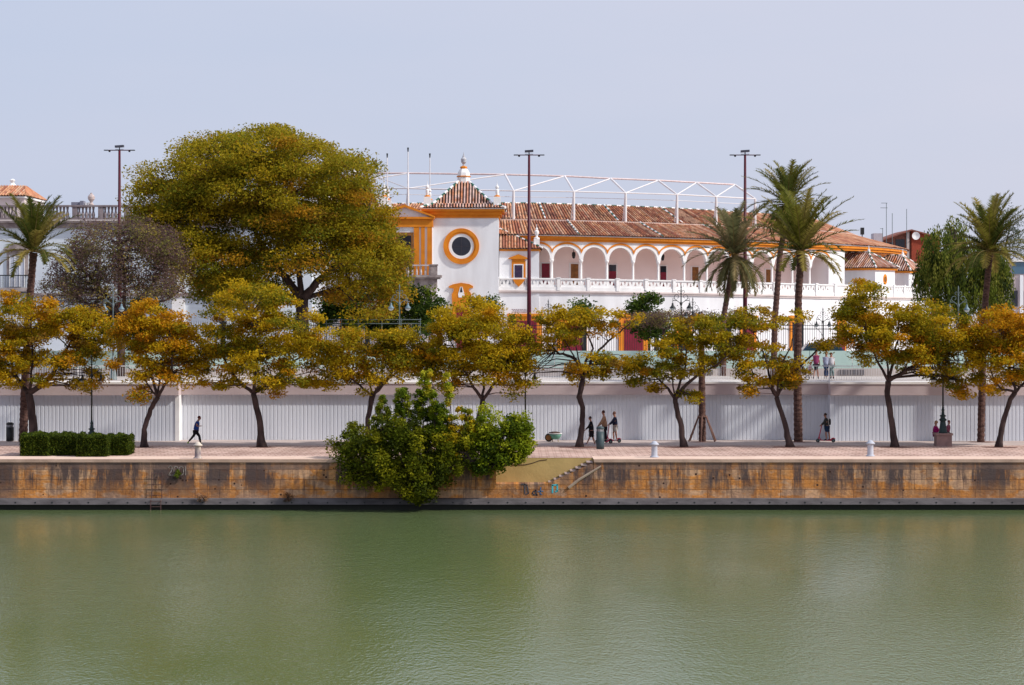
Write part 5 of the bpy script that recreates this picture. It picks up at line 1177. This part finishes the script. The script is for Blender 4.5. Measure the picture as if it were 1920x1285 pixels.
for px, py, r in ((270,839,.8),(491,839,1.1),(1087,839,1.6),(1282,839,1.5),(1480,839,1.4),(1677,839,1.3),(1875,839,1.4),(1497,829,1.2),(1317,829,1.0),(1840,829,1.2),(900,840,1.1),(691,840,1.1)):
    d = 4200*8.02/(py-590); vs = [(X(px,d)+r*.8*math.cos(a)*random.uniform(.85,1.1), d+r*.5*math.sin(a)*random.uniform(.8,1.15), QZ+.006) for a in [2*math.pi*i/18 for i in range(18)]]
    tag(MB().add(vs, [tuple(range(18))]).build('tree_pit', mat('tree_pit_earth', (.19,.085,.065), (.11,.05,.04), 3, 1)), kind='structure')

# ------------------------------------------------------------------ people
def skin_mesh(name, verts, edges, radii, m, parent, roots=(0,), sub=2, flat=None):
    me = bpy.data.meshes.new('tmp'); me.from_pydata([tuple(v) for v in verts], edges, [])
    ob = bpy.data.objects.new('tmp', me); COL.objects.link(ob)
    md = ob.modifiers.new('s', 'SKIN'); md.use_smooth_shade = True
    lay = me.skin_vertices[0] if me.skin_vertices else None
    for i, r_ in enumerate(radii):
        lay.data[i].radius = (r_, r_) if not isinstance(r_, tuple) else r_; lay.data[i].use_root = i in roots
    sb = ob.modifiers.new('b', 'SUBSURF'); sb.levels = sub; sb.render_levels = sub
    dg = bpy.context.evaluated_depsgraph_get(); ev = ob.evaluated_get(dg); nm = bpy.data.meshes.new_from_object(ev); nm.name = name
    bpy.data.objects.remove(ob); bpy.data.meshes.remove(me); nm.materials.clear(); nm.materials.append(m)
    nm.polygons.foreach_set('use_smooth', [True]*len(nm.polygons))
    return link(name, nm, parent)
try:
    _me = bpy.data.meshes.new('t'); _me.from_pydata([(0,0,0),(0,0,1)], [(0,1)], []); _ob = bpy.data.objects.new('t', _me); COL.objects.link(_ob); _ob.modifiers.new('s','SKIN')
    HAS_SKIN = bool(_me.skin_vertices); bpy.data.objects.remove(_ob)
except Exception as ex: HAS_SKIN = False
print('SKIN', HAS_SKIN)
M_skin = mat('skin', (.42,.21,.145), (.36,.17,.12), 6, .6); M_hair = mat('dark_hair', (.045,.022,.018), (.03,.015,.012), 9, .7)
def cloth(name, c): return mat(name, c, tuple(x*.78 for x in c), 5, .9)
def person(label, d, J, top, bottom, shoes, hair=None, sleeve='short', legs='long', side=True, face=-1, k=1.0, zbase=QZ, extra=None, skirt=False, group=None, sc=1.0):
    """J: pixel joints traced from the photograph, d distance; lateral (depth) offsets give the body its width"""
    W = .17*sc; hipw = .09*sc
    def pt(n, off=0.0):
        p = J[n]; return P(p[0], p[1], d+off)
    so, ho = (W, hipw) if side else (0, 0)
    rt = empty('person', (X(J['pelvis'][0], d), d, zbase), label, 'person', group)
    head, neck, pel = pt('head'), pt('neck'), pt('pelvis'); chest = neck.lerp(pel, .28); waist = neck.lerp(pel, .68)
    fx = Vector((face, 0, 0)) if side else Vector((0, face, 0))
    lat = Vector((0,-1,0)) if side else Vector((1,0,0))
    V, E, Rr = [], [], []; kk_ = [1.12]
    def av(p, r, link_=None):
        V.append(Vector(p)); r = r*kk_[0] if not isinstance(r, tuple) else r; Rr.append(r*sc if not isinstance(r, tuple) else (r[0]*sc, r[1]*sc))
        if link_ is not None: E.append((link_, len(V)-1))
        return len(V)-1
    KR = 1.22
    ip = av(pel, .125); iw = av(waist, .115, ip); ic = av(chest, .135, iw); inn = av(neck, .055, ic)
    ih = av(head-Vector((0,0,.055*sc)), .075, inn); ih2 = av(head+Vector((0,0,.035*sc)), .088, ih); av(head+Vector((0,0,.085*sc)), .06, ih2)
    av(head+fx*.105*sc-Vector((0,0,.02*sc)), .018, ih2)
    arms = {}; lg = {}
    for s, n in ((1,'R'),(-1,'L')):
        sh = chest.lerp(neck, .55)+lat*W*s
        el = pt('e'+n, -so*s*1.05 if side else 0); wr = pt('w'+n, -so*s*.85 if side else 0)
        a = av(sh, .062, ic); e = av(el, .042, a); w_ = av(wr, .028, e); arms[n] = (sh, el, wr)
        dr = (wr-el).normalized(); pm = av(wr+dr*.06*sc, (.035,.02), w_)
        fwd = fx*.6-Vector((0,0,1))*.5
        for q in range(4):
            o = lat*(q-1.5)*.018*sc; f1 = av(wr+dr*(.105+.006*(1.5-abs(q-1.5)))*sc+o, .009, pm); av(wr+dr*.135*sc+o+fwd*.02*sc, .008, f1)
        av(wr+dr*.055*sc+fx*.045*sc, .010, pm)
        hp = pel+lat*hipw*s-Vector((0,0,.05*sc)); kn = pt('k'+n, -ho*s if side else 0); an = pt('a'+n, -ho*s if side else 0); to = pt('t'+n, -ho*s if side else 0)
        h_ = av(hp, .085, ip); kk = av(kn, .056, h_); cf = av(kn.lerp(an,.35), .052, kk); aa = av(an, .036, cf); av(to, .03, aa); lg[n] = (hp, kn, an, to)
    skin_mesh('body', V, E, Rr, M_skin, rt, sub=1)
    # shirt
    V, E, Rr = [], [], []; kk_[0] = 1.22
    ip = av(pel-Vector((0,0,.02)), .165); iw = av(waist, .155, ip); ic = av(chest, .178, iw); nn = av(chest.lerp(neck,.85), .08, ic)
    for s, n in ((1,'R'),(-1,'L')):
        sh, el, wr = arms[n]; a = av(sh, .082, ic)
        if sleeve == 'none': continue
        if sleeve == 'short': av(sh.lerp(el,.65), .064, a)
        else: e = av(el, .062, a); av(el.lerp(wr,.93), .045, e)
    skin_mesh('shirt' if sleeve == 'short' else 'jacket', V, E, Rr, top, rt, sub=1)
    # trousers / shorts
    V, E, Rr = [], [], []
    ip = av(pel+Vector((0,0,.02)), .135)
    for s, n in ((1,'R'),(-1,'L')):
        hp, kn, an, to = lg[n]; h_ = av(hp, .105, ip)
        if legs == 'short': av(hp.lerp(kn,.85), .088, h_)
        else: kk = av(kn, .072, h_); av(kn.lerp(an,.9), .052, kk)
    skin_mesh('shorts' if legs == 'short' else 'trousers', V, E, Rr, bottom, rt, sub=1)
    for n in 'RL':
        hp, kn, an, to = lg[n]; dr = (to-an); dn = dr.normalized() if dr.length > 1e-4 else fx
        skin_mesh('shoe', [an-dn*.03*sc, an+dr*.5, to+dn*.03*sc], [(0,1),(1,2)], [.05*sc,.05*sc,.036*sc], shoes, rt, sub=1)
    if hair is not None:
        b = MB(); b.lathe((0,0,0), [(.100,-.05),(.108,0),(.10,.05),(.07,.095),(.02,.115)], 14)
        b.v = [(head.x-fx.x*.018*sc+v[0]*sc*.95, head.y-fx.y*.018*sc+v[1]*sc*.95, head.z+.025*sc+v[2]*sc) for v in b.v]; b.build('hair', hair, rt, True)
        if 'long' in (extra or ''): MB().lathe((head.x-fx.x*.05,head.y,head.z-.22*sc), [(.05,0),(.10,.08),(.10,.2)], 10).build('hair', hair, rt, True)
    return rt, head, chest, pel
DX = 140.3
if HAS_SKIN:
    NV = cloth('navy_cloth', (.018,.022,.055)); BK = cloth('black_cloth', (.010,.009,.014)); BL = cloth('blue_shirt', (.02,.07,.32)); TN = cloth('tan_cloth', (.42,.24,.15)); WS = cloth('cream_cloth', (.62,.57,.52))
    person('running man in a blue top, black leggings and bright green shoes', 139.5,
        dict(head=(374,784),neck=(371,789.5),pelvis=(367,808),eR=(368.5,799.5),wR=(375.5,799),eL=(364,799),wL=(370,803),kR=(363,817.5),aR=(353,829),tR=(351.5,833.5),kL=(374,818),aL=(376,831.5),tL=(382.5,834)),
        BL, BK, cloth('lime_shoes', (.25,.50,.05)), cloth('red_brown_hair', (.13,.035,.03)), 'short', 'long', face=1)
    person('boy in a black hooded top and shorts with blue shoes walking beside the bin', 138.5,
        dict(head=(1106.3,784.5),neck=(1108,790),pelvis=(1109,809),eR=(1104,800),wR=(1098,806),eL=(1107,800),wL=(1105,806),kR=(1105,822),aR=(1100,832.5),tR=(1094.5,834),kL=(1112.5,823),aL=(1115.5,833),tL=(1111,836.5)),
        BK, cloth('black_shorts', (.010,.009,.014)), cloth('blue_shoes', (.02,.02,.16)), M_hair, 'long', 'short', sc=.92)
    p_, h_, c_, pe_ = person('man in a tan top and black trousers riding a red scooter behind the bin', 139.2,
        dict(head=(1131,773.5),neck=(1132.5,780),pelvis=(1133.5,801.5),eR=(1129.5,791.5),wR=(1123,798.5),eL=(1128,791),wL=(1122,798),kR=(1135.5,814),aR=(1137,825.5),tR=(1132.5,828),kL=(1134,814),aL=(1133.5,825.5),tL=(1129,828)),
        TN, cloth('black_trousers', (.012,.010,.018)), cloth('dark_shoes', (.02,.015,.02)), cloth('brown_hair', (.09,.03,.025)), 'long', 'long')
    person('man in a navy jacket and cream shorts riding the rear red scooter', 140.0,
        dict(head=(1151.5,775.5),neck=(1153,782),pelvis=(1153.5,799),eR=(1149,792),wR=(1142.5,796.5),eL=(1147.5,791.5),wL=(1141.5,796),kR=(1155,812),aR=(1156.5,824.5),tR=(1151.5,827),kL=(1150,812),aL=(1151,824.5),tL=(1146.5,827)),
        NV, WS, cloth('white_shoes', (.6,.58,.56)), cloth('grey_brown_hair', (.16,.08,.06)), 'long', 'short')
    person('young rider in a dark green top and navy shorts, alone on a red scooter', 140.3,
        dict(head=(1547.2,778.5),neck=(1548.5,784),pelvis=(1550.5,800),eR=(1546.5,792.5),wR=(1540.5,797.5),eL=(1545.5,792),wL=(1539.5,797),kR=(1548.5,812.5),aR=(1549.5,823.5),tR=(1545,826),kL=(1554.5,812.5),aL=(1556,823.5),tL=(1552,826)),
        cloth('dark_olive_cloth', (.045,.042,.038)), cloth('navy_shorts', (.015,.04,.10)), cloth('rider_shoes', (.03,.02,.02)), M_hair, 'long', 'short', sc=.95)
    person('small blonde child in a magenta coat hopping beside the stone lamp pedestal', 138.2,
        dict(head=(1755,793),neck=(1754.5,799),pelvis=(1754.5,812.5),eR=(1759,806),wR=(1762,809),eL=(1751,806),wL=(1751,811),kR=(1757.5,825),aR=(1754,831.5),tR=(1751,833.5),kL=(1758,826),aL=(1756.5,835.5),tL=(1753,838)),
        cloth('magenta_coat', (.36,.008,.14)), cloth('magenta_coat_hem', (.33,.008,.13)), cloth('child_shoes', (.05,.02,.03)), cloth('blonde_hair', (.42,.24,.13)), 'long', 'short', sc=1.05)
    person('child in a dull pink top mostly hidden behind the pedestal lamp', 139.0,
        dict(head=(1779.5,791.5),neck=(1779,797),pelvis=(1776,811),eR=(1776,803),wR=(1773,808),eL=(1774,803),wL=(1772,808),kR=(1776,823),aR=(1776,833),tR=(1779,835),kL=(1774,823),aL=(1774,833),tL=(1777,835)),
        cloth('dull_pink', (.30,.09,.14)), cloth('dark_child_trousers', (.05,.03,.04)), MATS['child_shoes'], cloth('auburn_hair', (.20,.06,.06)), 'long', 'long', sc=.85, face=1)
    DU = 147.6
    person('man in a pink and purple shirt and black shorts standing at the parapet railing', DU,
        dict(head=(1530.5,660),neck=(1530.5,665.5),pelvis=(1530,684),eR=(1524,675),wR=(1521,683),eL=(1536,675),wL=(1537,683),kR=(1527,696),aR=(1525.5,707),tR=(1525,710),kL=(1533,696),aL=(1534,707),tL=(1534.5,710)),
        cloth('pink_purple_shirt', (.30,.05,.14)), BK, MATS['dark_shoes'], M_hair, 'short', 'short', side=False, zbase=SZ)
    person('small child in a pale pink top beside the pushchair on the parapet walk', DU,
        dict(head=(1519.5,681),neck=(1519.5,685),pelvis=(1518.5,693.5),eR=(1515,690),wR=(1513,694),eL=(1523,690),wL=(1524,694),kR=(1517,700),aR=(1516.5,707),tR=(1516,709),kL=(1520,700),aL=(1521,707),tL=(1521.5,709)),
        cloth('pale_pink', (.62,.36,.40)), cloth('plum_trousers', (.06,.02,.05)), MATS['dark_shoes'], M_hair, 'short', 'long', side=False, zbase=SZ, sc=.58)
    person('person in a pale blue shirt and dark blue jeans on the parapet walk', DU,
        dict(head=(1549.5,663.5),neck=(1549,668.5),pelvis=(1548.5,686),eR=(1543.5,676),wR=(1545,684),eL=(1554,676),wL=(1556,681),kR=(1547,697),aR=(1547,707),tR=(1546.5,710),kL=(1551,697),aL=(1550.5,707),tL=(1550.5,710)),
        cloth('pale_blue_shirt', (.42,.45,.60)), cloth('blue_jeans', (.015,.035,.11)), MATS['white_shoes'], cloth('light_brown_hair', (.22,.12,.04)), 'short', 'long', side=False, zbase=SZ)
    person('person in a white top and grey-green trousers, right of the one in blue jeans', DU,
        dict(head=(1558.5,665),neck=(1558.5,669.5),pelvis=(1559,686),eR=(1553.5,677),wR=(1554,684),eL=(1563.5,677),wL=(1565,684),kR=(1557,697),aR=(1558,707),tR=(1557.5,710),kL=(1562,697),aL=(1562.5,707),tL=(1562.5,710)),
        cloth('white_top', (.62,.60,.64)), cloth('grey_green_trousers', (.20,.28,.28)), MATS['dark_shoes'], MATS['brown_hair'], 'short', 'long', side=False, zbase=SZ)
    # backpack carried by the lone rider
    q = P(1555.5,791,140.3); bp = empty('backpack', q-Vector((0,0,.2)), 'black and cream backpack on the back of the lone scooter rider', 'backpack')
    b = MB(); b.lathe((0,0,0), [(.08,-.2),(.13,-.17),(.14,0),(.12,.14),(.06,.2)], 10); b.v = [(q.x+v[0]*.62, q.y+v[1]*.9, q.z+v[2]) for v in b.v]; b.build('bag', BK, bp, True)
    MB().tube([q+Vector((-.05,-.1,.2)), q+Vector((-.10,-.16,.05)), q+Vector((-.06,-.12,-.2))], .02, 5).build('strap', WS, bp)

# scooters
M_sred = mat('scooter_red', (.50,.015,.07), (.42,.012,.06), 2, .35)
def scooter(x0, x1, yw, hx, hy, d, lab):
    r = .125; o = empty('scooter', (X((x0+x1)/2,d),d,QZ), lab, 'electric scooter', 'red electric scooters')
    a, e = X(x0,d), X(x1,d); zc = QZ+r+.005
    for xx in (a, e):
        w_ = MB().tube([Vector((xx+(r-.035)*math.cos(2*math.pi*k/20), d, zc+(r-.035)*math.sin(2*math.pi*k/20))) for k in range(21)], .035, 8).build('wheel', M_iron, o, True)
        MB().tube([(xx,d-.03,zc),(xx,d+.03,zc)], .055, 12).build('hub', M_grey_iron, w_)
    MB().prism([(a+.14,zc+.0),(e-.16,zc-.03),(e-.06,zc+.10),(e-.12,zc+.12),(e-.22,zc+.045),(a+.20,zc+.045)], d-.075, d+.075).build('deck', M_sred, o)
    hp = P(hx,hy,d)
    MB().tube([(a,d,zc),(a+.05,d,zc+.16),(a+.08,d,zc+.24),hp], [.022,.03,.034,.026], 8).tube([(a+.18,d,zc+.03),(a+.08,d,zc+.22)], .03, 8).build('stem', M_sred, o)
    MB().tube([hp+Vector((-.02,-.25,.0)), hp+Vector((0,-.1,.03)), hp+Vector((0,.1,.03)), hp+Vector((-.02,.25,0))], .018, 8).build('handlebar', M_iron, o)
    MB().tube([(e-.12,d,zc+.13),(e+.02,d,zc+.155),(e+.12,d,zc+.09)], .03, 6).build('mudguard', M_sred, o)
scooter(1119.5, 1145, 832, 1122, 798.5, 139.2, 'red scooter under the man in the tan top, its front hidden by the bin')
scooter(1137, 1161, 829, 1142, 797, 140.0, 'red scooter under the man in the navy jacket')
scooter(1533.5, 1562.5, 829, 1541, 797.5, 140.3, 'red scooter under the lone rider with a backpack')
# pushchair
o = empty('pushchair', (X(1507,147.8),147.8,SZ), 'dark pushchair beside the small child behind the railing', 'pushchair'); x = X(1507,147.8)
MB().prism([(x-.2,SZ+.45),(x+.15,SZ+.35),(x+.2,SZ+.55),(x-.05,SZ+.95),(x-.25,SZ+.85)], 147.6, 147.95).build('seat', MATS.get('black_cloth', M_iron), o)
for dx_ in (-.25,.25):
    MB().tube([Vector((x+dx_+.13*math.cos(2*math.pi*k/14),147.8,SZ+.16+.13*math.sin(2*math.pi*k/14))) for k in range(15)], .03, 6).build('wheel', M_iron, o)
MB().tube([(x-.25,147.8,SZ+.16),(x+.1,147.8,SZ+.5),(x+.3,147.8,SZ+1.0)], .02, 6).tube([(x+.25,147.8,SZ+.16),(x-.05,147.8,SZ+.5)], .02, 6).build('frame', M_grey_iron, o)

# ------------------------------------------------------------------ parked cars on the street
def car(px, d, lab, paint, h=1.95, l=4.6, w_=1.9):
    x = X(px,d); o = empty('parked_car', (x,d,SZ), lab, 'car', 'cars parked before the fence')
    prof = [(-.5,.28),(-.5,.52),(-.47,.56),(-.30,.60),(-.17,.97),(-.08,1.0),(.30,1.0),(.38,.96),(.47,.58),(.5,.5),(.5,.28)]
    b = MB(); P_ = [(x+a*l, SZ+z*h) for a, z in prof]; b.prism(P_, d-w_/2, d+w_/2); body = b.build('body', paint, o)
    g = [(-.275,.61),(-.165,.93),(-.08,.955),(.29,.955),(.345,.93),(.43,.61)]
    MB().prism([(x+a*l,SZ+z*h) for a, z in g], d-w_/2-.01, d+w_/2+.01).build('window', mat('car_glass', (.01,.03,.045), (.02,.04,.06), 1, .08, spec=.6), o)
    MB().prism([(x-.305*l,SZ+.615*h),(x-.178*l,SZ+.955*h),(x-.17*l,SZ+.955*h),(x-.29*l,SZ+.605*h)], d-w_/2+.12, d+w_/2-.12).build('windscreen', MATS['car_glass'], o)
    for a in (-.31,.31):
        for s in (-1,1):
            MB().tube([(x+a*l,d+s*(w_/2-.2),SZ+.33),(x+a*l,d+s*(w_/2+.01),SZ+.33)], .33, 18).build('wheel', M_iron, o)
    for s in (-1,1): MB().box(x-.505*l, x-.49*l, d+s*(w_/2-.3)-.14, d+s*(w_/2-.3)+.14, SZ+.50*h*.8, SZ+.5*h).build('headlight', M_lampglass, o)
car(1531, 178, 'dark blue car with blue-green glass showing above the mint barrier behind the pink-shirted man', mat('dark_blue_paint', (.012,.04,.10), (.015,.05,.11), 1, .25, spec=.6), h=2.05)
car(549, 178, 'dark car half hidden by the tallest yellow quay tree, behind the mint barrier', mat('black_paint', (.015,.015,.02), None, 1, .25, spec=.6), h=1.9)
